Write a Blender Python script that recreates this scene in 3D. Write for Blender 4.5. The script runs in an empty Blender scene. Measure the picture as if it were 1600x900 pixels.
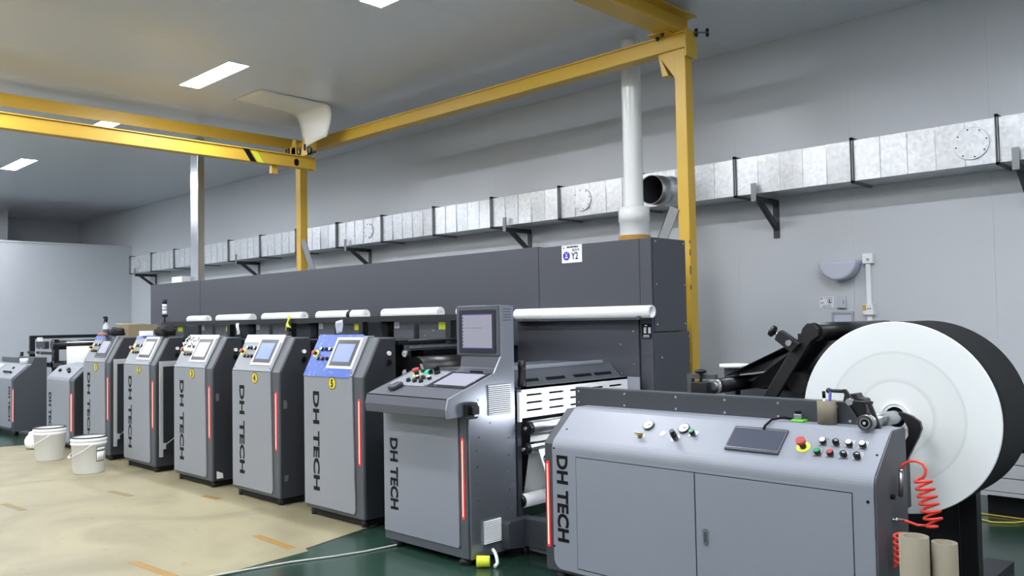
import bpy, bmesh, math, random
from mathutils import Vector, Matrix
random.seed(7)
C = bpy.context.scene.collection
SC = bpy.context.scene

# ------------------------------------------------------------------ camera, world, exposure
CAM_Z = 1.5
cp, cy, cr = math.radians(2.19874), math.radians(43.95535), math.radians(-1.03509)
fw = Vector((-math.sin(cy)*math.cos(cp), math.cos(cy)*math.cos(cp), math.sin(cp)))
r0 = fw.cross(Vector((0, 0, 1))).normalized(); u0 = r0.cross(fw)
rr = r0*math.cos(cr)+u0*math.sin(cr); uu = -r0*math.sin(cr)+u0*math.cos(cr)
cd = bpy.data.cameras.new('camera'); cam = bpy.data.objects.new('camera', cd); C.objects.link(cam)
cam.matrix_world = Matrix(((rr.x, uu.x, -fw.x, 0), (rr.y, uu.y, -fw.y, 0), (rr.z, uu.z, -fw.z, CAM_Z), (0, 0, 0, 1)))
cd.sensor_width = 36; cd.lens = 1309.75/1600*36; cd.clip_end = 100; cd.clip_start = .05
SC.camera = cam
W = bpy.data.worlds.new('world'); SC.world = W; W.use_nodes = True
W.node_tree.nodes['Background'].inputs[0].default_value = (.75, .8, .9, 1)
W.node_tree.nodes['Background'].inputs[1].default_value = .15
LAMP = 88.0
SC.view_settings.view_transform = 'Standard'; SC.view_settings.look = 'None'
SC.view_settings.gamma = 1; SC.view_settings.exposure = 0.0
SC.view_settings.use_curve_mapping = False

# ------------------------------------------------------------------ materials
def lin(c):
    c = c/255
    return c/12.92 if c < .04045 else ((c+.055)/1.055)**2.4
def rgb(h):
    h = h.lstrip('#'); return tuple(lin(int(h[i:i+2], 16)) for i in (0, 2, 4))+(1,)
def mat(name, col, rough=.5, metal=0, var=0, vscale=6, bump=0, bscale=80, emit=None, es=0, coat=0, rvar=0, spec=None):
    m = bpy.data.materials.new(name); m.use_nodes = True
    nt = m.node_tree; b = nt.nodes['Principled BSDF']
    b.inputs['Base Color'].default_value = rgb(col); b.inputs['Roughness'].default_value = rough
    b.inputs['Metallic'].default_value = metal
    if spec is not None: b.inputs['Specular IOR Level'].default_value = spec
    if coat: b.inputs['Coat Weight'].default_value = coat; b.inputs['Coat Roughness'].default_value = .15
    if emit: b.inputs['Emission Color'].default_value = rgb(emit); b.inputs['Emission Strength'].default_value = es
    if var or bump or rvar:
        tc = nt.nodes.new('ShaderNodeTexCoord')
    if var or rvar:
        n = nt.nodes.new('ShaderNodeTexNoise'); n.inputs['Scale'].default_value = vscale; n.inputs['Detail'].default_value = 6
        nt.links.new(tc.outputs['Object'], n.inputs['Vector'])
        if var:
            cr_ = nt.nodes.new('ShaderNodeMixRGB'); c = rgb(col)
            cr_.inputs[1].default_value = tuple(x*(1-var) for x in c[:3])+(1,)
            cr_.inputs[2].default_value = tuple(min(1, x*(1+var)) for x in c[:3])+(1,)
            nt.links.new(n.outputs['Fac'], cr_.inputs[0]); nt.links.new(cr_.outputs[0], b.inputs['Base Color'])
        if rvar:
            mr = nt.nodes.new('ShaderNodeMapRange'); mr.inputs['From Min'].default_value = .3; mr.inputs['From Max'].default_value = .7
            mr.inputs['To Min'].default_value = max(.02, rough-rvar); mr.inputs['To Max'].default_value = rough+rvar
            nt.links.new(n.outputs['Fac'], mr.inputs['Value']); nt.links.new(mr.outputs[0], b.inputs['Roughness'])
    if bump:
        n2 = nt.nodes.new('ShaderNodeTexNoise'); n2.inputs['Scale'].default_value = bscale; n2.inputs['Detail'].default_value = 3
        nt.links.new(tc.outputs['Object'], n2.inputs['Vector'])
        bp = nt.nodes.new('ShaderNodeBump'); bp.inputs['Strength'].default_value = bump; bp.inputs['Distance'].default_value = .01
        nt.links.new(n2.outputs['Fac'], bp.inputs['Height']); nt.links.new(bp.outputs[0], b.inputs['Normal'])
    return m
M = {}
M['wall'] = mat('wall_panel_paint', 'cacdd1', .34, 0, .012, 1.5)
M['ceil'] = mat('ceiling_panel_paint', 'dcdfe6', .3, 0, .01, .7)
M['partition'] = mat('partition_paint', 'c8ccd2', .45, 0, .015, 1)
M['light'] = mat('light_grey_paint', '8d9198', .42, 0, .02, 3, .06, 260)
M['lightb'] = mat('blue_grey_paint', '888c95', .36, 0, .02, 3, .06, 260)
M['mid'] = mat('mid_grey_paint', '4f5359', .42, 0, .03, 3, .05, 260)
M['dark'] = mat('dark_grey_paint', '3f4248', .4, 0, .03, 3, .05, 260)
M['char'] = mat('charcoal_paint', '35373c', .45, 0, .04, 3)
M['hood'] = mat('hood_grey_paint', '42444c', .45, 0, .03, 1.2, .04, 200)
M['side'] = mat('console_side_paint', 'a9aeb7', .34, .85, .03, 4, .05, 300)
M['black'] = mat('black_paint', '17181b', .42, 0, .1, 8)
M['rubber'] = mat('black_rubber', '0e0f11', .35, 0, .05, 12)
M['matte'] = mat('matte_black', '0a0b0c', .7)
M['yellow'] = mat('crane_yellow', 'cfa83c', .42, 0, .05, 2.5, .03, 40)
M['yellowl'] = mat('label_yellow', 'd8e23c', .5)
M['stk'] = mat('sticker_yellow', 'dcc72e', .5)
M['desk'] = mat('desk_grey_paint', '52555e', .42, 0, .03, 2, .04, 200)
M['ring'] = mat('estop_yellow', 'dfe04a', .5)
M['red'] = mat('button_red', 'a8403a', .45)
M['green'] = mat('button_green', '2f8f5b', .35)
M['glow'] = mat('button_green_lit', '35d0a0', .3, emit='20d8a0', es=.6)
M['white'] = mat('white_plastic', 'f6f7f8', .35, 0, .01, 5)
M['whiteb'] = mat('bucket_plastic', 'f4f6f8', .4, 0, .01, 3)
M['paper'] = mat('white_paper', 'f0f2f0', .6, 0, .015, 4)
M['sheet'] = mat('peeled_white_film', 'f0efe9', .5, 0, .02, 4, .1, 8)
M['doorf'] = mat('silver_door_frame', 'c9ccce', .4, .25)
M['chrome'] = mat('chrome', 'd8d9db', .18, 1, 0, rvar=.05)
M['steel'] = mat('brushed_steel', 'b8babd', .32, 1, .06, 14)
M['alu'] = mat('aluminium', 'c3c6ca', .25, 1, .05, 3, .1, 5)
M['board'] = mat('pale_grey_frame', 'a9acb2', .5)
M['brace'] = mat('galvanised_channel', '85888a', .45, .6, .05, 8)
M['knob'] = mat('black_knob', '0d0d0f', .3)
M['bezel'] = mat('screen_bezel', '24262b', .3)
M['bezel2'] = mat('grey_bezel', '4a4d55', .35)
M['scr'] = mat('blue_screen', '1c2230', .25, emit='a4bcf2', es=.85)
M['scrw'] = mat('white_screen', '30343c', .25, emit='eef2fb', es=1.0)
M['scrg'] = mat('lilac_screen', '1c1d22', .25, emit='a6a6b6', es=.85)
M['scrd'] = mat('dark_screen', '474b57', .18)
M['tablet'] = mat('pale_screen', '30323a', .25, emit='c2c5da', es=.95)
M['led'] = mat('led_core', 'ffb0a0', .4, emit='ff9a86', es=2.2)
M['ledr'] = mat('led_red', 'ff3030', .4, emit='ff2020', es=1.1)
M['lamp'] = mat('led_diffuser', 'ffffff', .5, emit='f4f8ff', es=LAMP)
M['barlamp'] = mat('inspection_lamp', 'ffffff', .5, emit='f2f6ff', es=62)
M['card'] = mat('cardboard', '7b7462', .75, 0, .06, 14, .06, 120)
M['cardbox'] = mat('box_cardboard', '8f8468', .75, 0, .05, 8)
M['hose'] = mat('red_hose', 'f04a3c', .32)
M['foam'] = mat('orange_foam', 'b88a3a', .8, 0, .3, 14, .6, 30)
M['cloth'] = mat('dark_cloth', '0b0b0d', .9, 0, .2, 20, .4, 60)
M['pink'] = mat('pinkish_rag', '9a6f66', .85, 0, .15, 20)
M['stick'] = mat('sign_white', 'e6e8f0', .5)
M['ink'] = mat('ink_black', '0d0e11', .6, spec=.2)
M['inkb'] = mat('sign_blue', '3a2fb0', .5)
M['bluew'] = mat('white_print', 'e8e8f4', .5)
M['tape'] = mat('brown_tape', '94702f', .5, 0, .12, 12)
M['tapeg'] = mat('faded_tape', '80704a', .6, 0, .1, 12)
M['pvc'] = mat('pvc_pipe', 'edf0ee', .22, 0, .02, 4, coat=.3)
M['cord'] = mat('yellow_cord', 'c8b64a', .5)
M['cable'] = mat('pale_cable', 'b9bab2', .5)
M['dome'] = mat('lamp_dome', 'c4c7d6', .45)
M['disp'] = mat('clear_plastic', 'c6cacf', .15)
M['drawer'] = mat('drawer_grey', 'b4b6b9', .45, 0, .02, 3)
M['purple'] = mat('purple_pen', '3f3a9a', .4)
M['greenp'] = mat('green_plastic', '63c83c', .45)
M['rollside'] = mat('dark_web_edge', '131417', .65, 0, .1, 10, spec=.25)
M['brass'] = mat('brass', '8f8062', .35, .8)
def glass():
    m = mat('guard_glass', '6b7075', .06); b = m.node_tree.nodes['Principled BSDF']
    b.inputs['Transmission Weight'].default_value = .75; b.inputs['IOR'].default_value = 1.3
    return m
M['glass'] = glass()
def film():
    m = mat('blue_protective_film', '4a72c4', .3, 0); nt = m.node_tree; b = nt.nodes['Principled BSDF']
    tc = nt.nodes.new('ShaderNodeTexCoord'); n = nt.nodes.new('ShaderNodeTexNoise'); n.inputs['Scale'].default_value = 28
    n.inputs['Detail'].default_value = 4; nt.links.new(tc.outputs['Object'], n.inputs['Vector'])
    r = nt.nodes.new('ShaderNodeValToRGB'); r.color_ramp.elements[0].position = .57; r.color_ramp.elements[1].position = .72
    r.color_ramp.elements[0].color = rgb('2c54b0'); r.color_ramp.elements[1].color = rgb('6f92d6')
    nt.links.new(n.outputs['Fac'], r.inputs[0]); nt.links.new(r.outputs[0], b.inputs['Base Color'])
    bp = nt.nodes.new('ShaderNodeBump'); bp.inputs['Strength'].default_value = .4; bp.inputs['Distance'].default_value = .004
    nt.links.new(n.outputs['Fac'], bp.inputs['Height']); nt.links.new(bp.outputs[0], b.inputs['Normal'])
    return m
M['film'] = film()
def duct_mat():
    m = mat('galvanised_sheet', 'cfd2d6', .3, .5); nt = m.node_tree; b = nt.nodes['Principled BSDF']
    tc = nt.nodes.new('ShaderNodeTexCoord')
    v = nt.nodes.new('ShaderNodeTexVoronoi'); v.inputs['Scale'].default_value = 34
    n = nt.nodes.new('ShaderNodeTexNoise'); n.inputs['Scale'].default_value = 4.5; n.inputs['Detail'].default_value = 5
    oi = nt.nodes.new('ShaderNodeObjectInfo')
    for t in (v, n): nt.links.new(tc.outputs['Object'], t.inputs['Vector'])
    mr = nt.nodes.new('ShaderNodeMapRange'); mr.inputs['To Min'].default_value = .22; mr.inputs['To Max'].default_value = .44
    nt.links.new(n.outputs['Fac'], mr.inputs['Value']); nt.links.new(mr.outputs[0], b.inputs['Roughness'])
    mx = nt.nodes.new('ShaderNodeMixRGB'); mx.inputs[1].default_value = rgb('d3d6da'); mx.inputs[2].default_value = rgb('eceef0')
    nt.links.new(v.outputs['Color'], mx.inputs[0]); nt.links.new(mx.outputs[0], b.inputs['Base Color'])
    bp = nt.nodes.new('ShaderNodeBump'); bp.inputs['Strength'].default_value = .16; bp.inputs['Distance'].default_value = .02
    nt.links.new(n.outputs['Fac'], bp.inputs['Height']); nt.links.new(bp.outputs[0], b.inputs['Normal'])
    return m
M['duct'] = duct_mat()
def floor_mat():
    m = mat('green_epoxy', '2f5144', .16, 0); nt = m.node_tree; b = nt.nodes['Principled BSDF']
    tc = nt.nodes.new('ShaderNodeTexCoord'); n = nt.nodes.new('ShaderNodeTexNoise'); n.inputs['Scale'].default_value = 1.3; n.inputs['Detail'].default_value = 8
    nt.links.new(tc.outputs['Object'], n.inputs['Vector'])
    r = nt.nodes.new('ShaderNodeValToRGB'); r.color_ramp.elements[0].color = rgb('1f352c'); r.color_ramp.elements[1].color = rgb('2d463b')
    r.color_ramp.elements[0].position = .3; r.color_ramp.elements[1].position = .7
    nt.links.new(n.outputs['Fac'], r.inputs[0]); nt.links.new(r.outputs[0], b.inputs['Base Color'])
    mr = nt.nodes.new('ShaderNodeMapRange'); mr.inputs['To Min'].default_value = .12; mr.inputs['To Max'].default_value = .3
    nt.links.new(n.outputs['Fac'], mr.inputs['Value']); nt.links.new(mr.outputs[0], b.inputs['Roughness'])
    return m
M['floor'] = floor_mat()
def kraft():
    m = mat('beige_floor_paper', 'd2c6a2', .5, 0); nt = m.node_tree; b = nt.nodes['Principled BSDF']
    tc = nt.nodes.new('ShaderNodeTexCoord')
    n = nt.nodes.new('ShaderNodeTexNoise'); n.inputs['Scale'].default_value = 1.1; n.inputs['Detail'].default_value = 7; n.inputs['Distortion'].default_value = 1.2
    v = nt.nodes.new('ShaderNodeTexVoronoi'); v.inputs['Scale'].default_value = 5.5; v.inputs['Randomness'].default_value = .75
    for t in (n, v): nt.links.new(tc.outputs['Object'], t.inputs['Vector'])
    r = nt.nodes.new('ShaderNodeValToRGB'); r.color_ramp.elements[0].color = rgb('827a60'); r.color_ramp.elements[1].color = rgb('989072')
    r.color_ramp.elements[0].position = .32; r.color_ramp.elements[1].position = .6
    nt.links.new(n.outputs['Fac'], r.inputs[0])
    r2 = nt.nodes.new('ShaderNodeValToRGB'); r2.color_ramp.elements[0].color = (.62, .62, .6, 1); r2.color_ramp.elements[1].color = (1, 1, 1, 1)
    r2.color_ramp.elements[0].position = .06; r2.color_ramp.elements[1].position = .13
    nt.links.new(v.outputs['Distance'], r2.inputs[0])
    mu = nt.nodes.new('ShaderNodeMixRGB'); mu.blend_type = 'MULTIPLY'; mu.inputs[0].default_value = .55
    nt.links.new(r.outputs[0], mu.inputs[1]); nt.links.new(r2.outputs[0], mu.inputs[2]); nt.links.new(mu.outputs[0], b.inputs['Base Color'])
    return m
M['kraft'] = kraft()
def roll_face():
    m = mat('wound_paper_face', 'f0f4f2', .55, 0); nt = m.node_tree; b = nt.nodes['Principled BSDF']
    tc = nt.nodes.new('ShaderNodeTexCoord'); sx = nt.nodes.new('ShaderNodeSeparateXYZ'); nt.links.new(tc.outputs['Object'], sx.inputs[0])
    def math_(op, a, b_=None):
        k = nt.nodes.new('ShaderNodeMath'); k.operation = op
        for i, x in enumerate((a, b_)):
            if x is None: continue
            if isinstance(x, (int, float)): k.inputs[i].default_value = x
            else: nt.links.new(x, k.inputs[i])
        return k.outputs[0]
    zc = math_('SUBTRACT', sx.outputs[2], .47)
    rad = math_('SQRT', math_('ADD', math_('MULTIPLY', sx.outputs[0], sx.outputs[0]), math_('MULTIPLY', zc, zc)))
    r = nt.nodes.new('ShaderNodeValToRGB'); nt.links.new(math_('DIVIDE', rad, .47), r.inputs[0])
    cr_ = r.color_ramp; cr_.elements[0].position = 0; cr_.elements[0].color = rgb('eeefee'); cr_.elements[1].position = 1; cr_.elements[1].color = rgb('f2f5f4')
    for p, c in ((.36, 'ecefed'), (.375, 'dde1df'), (.42, 'eaedeb'), (.66, 'e8ecea'), (.675, 'dce2e0'), (.70, 'eef2f0')):
        e = cr_.elements.new(p); e.color = rgb(c)
    nt.links.new(r.outputs[0], b.inputs['Base Color'])
    return m
M['rollface'] = roll_face()

# ------------------------------------------------------------------ mesh helpers
class MB:
    def __init__(s): s.bm = bmesh.new(); s.mark = 0
    def face(s, vs, smooth=False):
        try: f = s.bm.faces.new(vs); f.smooth = smooth; return f
        except ValueError: return None
    def box(s, x0, x1, y0, y1, z0, z1):
        return s.prism([(x0, y0), (x1, y0), (x1, y1), (x0, y1)], z0, z1, 'z')
    def prism(s, prof, a0, a1, axis='x', smooth=False):
        ar = sum(prof[i][0]*prof[(i+1) % len(prof)][1]-prof[(i+1) % len(prof)][0]*prof[i][1] for i in range(len(prof)))
        if ar < 0: prof = prof[::-1]
        def P(u, v, a): return {'x': (a, u, v), 'y': (u, a, v), 'z': (u, v, a)}[axis]
        A = [s.bm.verts.new(P(u, v, a0)) for u, v in prof]; B = [s.bm.verts.new(P(u, v, a1)) for u, v in prof]
        flip = (axis == 'y') != (a1 < a0)
        fs = [A[::-1], B]
        n = len(prof)
        for i in range(n): fs.append([A[i], A[(i+1) % n], B[(i+1) % n], B[i]])
        for k, f in enumerate(fs): s.face(f[::-1] if flip else f, smooth and k > 1)
        return s
    def cyl(s, p0, p1, r, r2=None, n=20, caps=True):
        p0 = Vector(p0); p1 = Vector(p1); r2 = r if r2 is None else r2
        d = (p1-p0).normalized(); a = d.orthogonal().normalized(); b = d.cross(a)
        A = []; B = []
        for i in range(n):
            t = 2*math.pi*i/n; o = a*math.cos(t)+b*math.sin(t)
            A.append(s.bm.verts.new(p0+o*r)); B.append(s.bm.verts.new(p1+o*r2))
        for i in range(n): s.face([A[i], A[(i+1) % n], B[(i+1) % n], B[i]], True)
        if caps: s.face(A[::-1]); s.face(B)
        return s
    def lathe(s, prof, c=(0, 0, 0), axis=(0, 0, 1), n=28):
        c = Vector(c); d = Vector(axis).normalized(); a = d.orthogonal().normalized(); b = d.cross(a)
        rings = []
        for r, h in prof:
            if r < 1e-6: rings.append([s.bm.verts.new(c+d*h)])
            else: rings.append([s.bm.verts.new(c+d*h+(a*math.cos(2*math.pi*i/n)+b*math.sin(2*math.pi*i/n))*r) for i in range(n)])
        for k in range(len(rings)-1):
            A, B = rings[k], rings[k+1]
            sm = abs(prof[k+1][1]-prof[k][1]) > 1e-6
            for i in range(n):
                j = (i+1) % n
                if len(A) == 1 and len(B) == 1: continue
                if len(A) == 1: s.face([A[0], B[j], B[i]], sm)
                elif len(B) == 1: s.face([A[i], A[j], B[0]], sm)
                else: s.face([A[i], A[j], B[j], B[i]], sm)
        return s
    def tube(s, path, r, n=8):
        P = [Vector(p) for p in path]; rings = []; a = None
        for i, p in enumerate(P):
            d = (P[min(i+1, len(P)-1)]-P[max(i-1, 0)]).normalized()
            a = d.orthogonal().normalized() if a is None else (a-d*a.dot(d)).normalized()
            b = d.cross(a)
            rings.append([s.bm.verts.new(p+(a*math.cos(2*math.pi*k/n)+b*math.sin(2*math.pi*k/n))*r) for k in range(n)])
        for A, B in zip(rings, rings[1:]):
            for k in range(n): s.face([A[k], A[(k+1) % n], B[(k+1) % n], B[k]], True)
        s.face(rings[0][::-1]); s.face(rings[-1]); return s
    def sheet(s, grid, th, sm=True):
        # grid of points (rows of columns) turned into a thin closed sheet
        R, Cn = len(grid), len(grid[0]); T = []
        def nrm(i, j):
            a = Vector(grid[min(i+1, R-1)][j])-Vector(grid[max(i-1, 0)][j]); b = Vector(grid[i][min(j+1, Cn-1)])-Vector(grid[i][max(j-1, 0)])
            return a.cross(b).normalized()
        top = [[s.bm.verts.new(Vector(grid[i][j])+nrm(i, j)*th/2) for j in range(Cn)] for i in range(R)]
        bot = [[s.bm.verts.new(Vector(grid[i][j])-nrm(i, j)*th/2) for j in range(Cn)] for i in range(R)]
        for i in range(R-1):
            for j in range(Cn-1):
                s.face([top[i][j], top[i+1][j], top[i+1][j+1], top[i][j+1]], sm)
                s.face([bot[i][j], bot[i][j+1], bot[i+1][j+1], bot[i+1][j]], sm)
        for i in range(R-1):
            s.face([top[i][0], bot[i][0], bot[i+1][0], top[i+1][0]]); s.face([top[i][-1], top[i+1][-1], bot[i+1][-1], bot[i][-1]])
        for j in range(Cn-1):
            s.face([top[0][j], top[0][j+1], bot[0][j+1], bot[0][j]]); s.face([top[-1][j], bot[-1][j], bot[-1][j+1], top[-1][j+1]])
        return s
    def blob(s, c, r, amp=.25, seed=0, seg=14):
        rnd = random.Random(seed); ph = [rnd.uniform(0, 6.28) for _ in range(8)]
        st = len(s.bm.verts); g = bmesh.ops.create_icosphere(s.bm, subdivisions=3, radius=1)
        for v in g['verts']:
            d = v.co.normalized()
            k = 1+amp*(math.sin(4*d.x+ph[0])*math.sin(5*d.y+ph[1])+.5*math.sin(9*d.z+ph[2]+4*d.x)+.35*math.sin(11*d.y+ph[3]))
            z = d.z*k
            v.co = Vector((c[0]+d.x*k*r[0], c[1]+d.y*k*r[1], c[2]+(z if z > -.55 else -.55)*r[2]))
        for f in s.bm.faces: f.smooth = True
        return s
    def xf(s, mtx): s.bm.transform(mtx); return s
    def build(s, name, m, parent=None, bev=0, seg=2, fix=False):
        bm = s.bm
        if fix: bmesh.ops.recalc_face_normals(bm, faces=bm.faces)
        me = bpy.data.meshes.new(name)
        o = bpy.data.objects.new(name, me); C.objects.link(o)
        if parent:
            root = parent
            while root.parent: root = root.parent
            bm.transform(Matrix.Translation(-root.location)); o.parent = parent
        else:
            bm.verts.ensure_lookup_table(); co = [v.co for v in bm.verts]
            org = Vector(((min(v.x for v in co)+max(v.x for v in co))/2, (min(v.y for v in co)+max(v.y for v in co))/2, min(v.z for v in co)))
            bm.transform(Matrix.Translation(-org)); o.location = org
        bm.to_mesh(me); bm.free()
        me.materials.append(m if not isinstance(m, str) else M[m])
        if bev:
            b = o.modifiers.new('bevel', 'BEVEL'); b.width = bev; b.segments = seg; b.limit_method = 'ANGLE'; b.angle_limit = math.radians(40)
        return o
def bx(name, m, parent, *a, bev=0): return MB().box(*a).build(name, m, parent, bev)
def cy_(name, m, parent, p0, p1, r, n=20, r2=None, bev=0): return MB().cyl(p0, p1, r, r2, n).build(name, m, parent, bev)
def tag(o, label=None, cat=None, group=None, kind=None):
    if label: o['label'] = label
    if cat: o['category'] = cat
    if group: o['group'] = group
    if kind: o['kind'] = kind
    return o
def thing(name, loc, label, cat, group=None):
    o = bpy.data.objects.new(name, None); o.empty_display_size = .1; C.objects.link(o); o.location = loc
    return tag(o, label, cat, group)
def struct(o): o['kind'] = 'structure'; return o
def copy_tree(o, parent=None):
    c = o.copy(); C.objects.link(c)
    if parent: c.parent = parent
    for ch in list(o.children): copy_tree(ch, c)
    return c
def text(body, size, name, m, parent, mtx, bold=0, xs=1.0, align='LEFT', th=.0008):
    c = bpy.data.curves.new('lettering', 'FONT'); c.body = body; c.size = size; c.extrude = th; c.offset = bold; c.align_x = align; c.resolution_u = 3
    t = bpy.data.objects.new('lettering_source', c); C.objects.link(t)
    dg = bpy.context.evaluated_depsgraph_get(); dg.update()
    me = bpy.data.meshes.new_from_object(t.evaluated_get(dg)); bpy.data.objects.remove(t); bpy.data.curves.remove(c)
    o = bpy.data.objects.new(name, me); C.objects.link(o)
    root = parent
    while root.parent: root = root.parent
    me.transform(Matrix.Translation(-root.location) @ mtx @ Matrix.Diagonal((xs, 1, 1, 1)))
    me.materials.clear(); me.materials.append(M[m]); o.parent = parent
    return o
def frame_m(p0, ang):
    # u along +X, v up the slope, n out of the slope
    c, s_ = math.cos(ang), math.sin(ang)
    return Matrix(((1, 0, 0, p0[0]), (0, c, -s_, p0[1]), (0, s_, c, p0[2]), (0, 0, 0, 1)))
FRONT = lambda x, y, z: Matrix(((1, 0, 0, x), (0, 0, -1, y), (0, 1, 0, z), (0, 0, 0, 1)))      # text upright on a face that looks to -Y
DOWN = lambda x, y, z: Matrix(((0, 1, 0, x), (0, 0, -1, y), (-1, 0, 0, z), (0, 0, 0, 1)))      # text read downwards on the same face
def dh_tech(x, y, z1, z0, cap, parent):
    # the letters run from z1 down to z0, cap height towards +X
    o = text('DH TECH', 1, 'lettering', 'ink', parent, DOWN(0, 0, 0), bold=.034)
    root = parent
    while root.parent: root = root.parent
    L = root.location
    co = [v.co for v in o.data.vertices]
    X0, X1 = min(v.x for v in co), max(v.x for v in co); Z0, Z1 = min(v.z for v in co), max(v.z for v in co); Y0 = min(v.y for v in co)
    for v in co:
        v.x = x-L.x+(v.x-X0)/(X1-X0)*cap; v.z = z0-L.z+(v.z-Z0)/(Z1-Z0)*(z1-z0); v.y = y-L.y+(v.y-Y0)-.0016
    return o
def rrect(x0, x1, z0, z1, r, corners='abcd', n=5):
    # rounded rectangle outline; corners a=bottom left, b=bottom right, c=top right, d=top left
    P = []
    for k, (cx, cz, a0) in zip('abcd', ((x0+r, z0+r, 180), (x1-r, z0+r, 270), (x1-r, z1-r, 0), (x0+r, z1-r, 90))):
        if k in corners:
            for i in range(n+1):
                a = math.radians(a0+90*i/n); P.append((cx+r*math.cos(a), cz+r*math.sin(a)))
        else: P.append(({'a': x0, 'b': x1, 'c': x1, 'd': x0}[k], {'a': z0, 'b': z0, 'c': z1, 'd': z1}[k]))
    return P
def disc(mb, u, v, n0, n1, r, seg=20): return mb.cyl((u, v, n0), (u, v, n1), r, n=seg)

# ------------------------------------------------------------------ room shell
XL, XF, XR, YW, YF, ZC = -19.3, -22.6, 4.0, 7.65, -5.0, 4.19
fl = MB().box(XF-.2, XR+.2, YF-.2, YW+.2, -.1, 0).build('floor', 'floor'); struct(fl)
ce = MB().box(XF-.2, XR+.2, YF-.2, YW+.2, ZC+.03, ZC+.15).build('ceiling', 'ceil'); struct(ce)
x = XF
while x < XR-.01:
    x1 = min(x+1.15, XR)
    bx('ceiling_panel', 'ceil', ce, x+.001, x1-.001, YF, YW, ZC, ZC+.03); x = x1
wb = MB().box(XF-.2, XR+.2, YW+.02, YW+.2, 0, ZC+.03).build('wall_back', 'wall'); struct(wb)
x = XF
while x < XR-.01:
    x1 = min(x+1.15, XR)
    bx('wall_panel', 'wall', wb, x+.0005, x1-.0005, YW, YW+.02, 0, ZC); x = x1
struct(MB().box(XF-.2, XF, YF, YW, 0, ZC).build('wall_far', 'wall'))
struct(MB().box(XR, XR+.2, YF, YW, 0, ZC).build('wall_right', 'wall'))
struct(MB().box(XF-.2, XR+.2, YF-.2, YF, 0, ZC).build('wall_front', 'wall'))
pl = MB().box(XL-.12, XL, YF, YW, 0, 3.29).build('wall_left', 'partition'); struct(pl)
bx('partition_cap', 'partition', pl, XL-.14, XL+.015, YF, YW, 3.29, 3.32)
struct(MB().box(-22.0, -21.3, 4.9, 5.7, 0, ZC).build('trim_1', 'wall'))

# ------------------------------------------------------------------ ceiling lamps
def lamp(xc, yc, label, group=None):
    t = thing('ceiling_lamp', (xc, yc, ZC-.007), label, 'lamp', group)
    mb = MB()
    for a in ((-.585, -.565, -.13, .13), (.565, .585, -.13, .13), (-.565, .565, -.13, -.11), (-.565, .565, .11, .13)):
        mb.box(xc+a[0], xc+a[1], yc+a[2], yc+a[3], ZC-.007, ZC)
    mb.build('lamp_frame', 'white', t)
    bx('diffuser', 'lamp', t, xc-.565, xc+.565, yc-.11, yc+.11, ZC-.006, ZC-.002)
LX = (-18.6, -15.22, -11.85, -8.48, -5.1, -1.75, 1.6)
vis = {-15.22: 'bright ceiling lamp over the far end, leftmost one in view', -11.85: 'ceiling lamp seen in the gap between the two yellow beams',
       -8.48: 'large bright ceiling lamp left of the hanging white film', -5.1: 'ceiling lamp cut by the top edge of the view'}
for lx in LX:
    for ly in (4.22, 1.9, -.4, -2.7):
        if ly == 4.22 and lx in vis: lamp(lx, ly, vis[lx])
        else: lamp(lx, ly, 'flat white ceiling lamp in the rows outside the view', 'ceiling lamps outside the view')

# ------------------------------------------------------------------ floor covering
fp = MB().prism([(-4.72, -2.5), (-4.82, 2.41), (-4.87, 3.07), (-4.935, 3.09), (-5.14, 3.93), (-11.98, 3.93), (-12.17, 3.18), (-12.3, -2.5)], .0005, .004, 'z').build('floor_paper', 'kraft')
tag(fp, 'beige paper sheet covering the floor in front of the grey cabinets', 'floor covering')
for (a, b, m_) in (((-8.04, 2.99), (-7.65, 3.03), 'tapeg'), ((-8.2, 2.17), (-7.77, 2.21), 'tapeg'), ((-5.51, 2.19), (-5.0, 2.23), 'tape'), ((-5.51, 3.05), (-5.01, 3.03), 'tape'), ((-11.05, 2.52), (-10.7, 2.55), 'tapeg'), ((-7.15, 3.45), (-6.9, 3.47), 'tape')):
    dx, dy = b[0]-a[0], b[1]-a[1]; L = math.hypot(dx, dy); nx, ny = -dy/L*.03, dx/L*.03
    MB().prism([(a[0]-nx, a[1]-ny), (b[0]-nx, b[1]-ny), (b[0]+nx, b[1]+ny), (a[0]+nx, a[1]+ny)], .004, .0052, 'z').build('tape_strip', m_, fp)
cb = MB().tube([(-4.5, 3.62, .012), (-4.53, 3.5, .008), (-4.56, 3.3, .007), (-4.62, 3.1, .007), (-4.72, 2.85, .007), (-4.78, 2.6, .007), (-4.8, 2.41, .012), (-4.86, 2.0, .013), (-4.95, 1.2, .013)], .006, 6).build('floor_cable', 'cable')
tag(cb, 'thin pale cable running over the green floor from under the operator console', 'cable')

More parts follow.
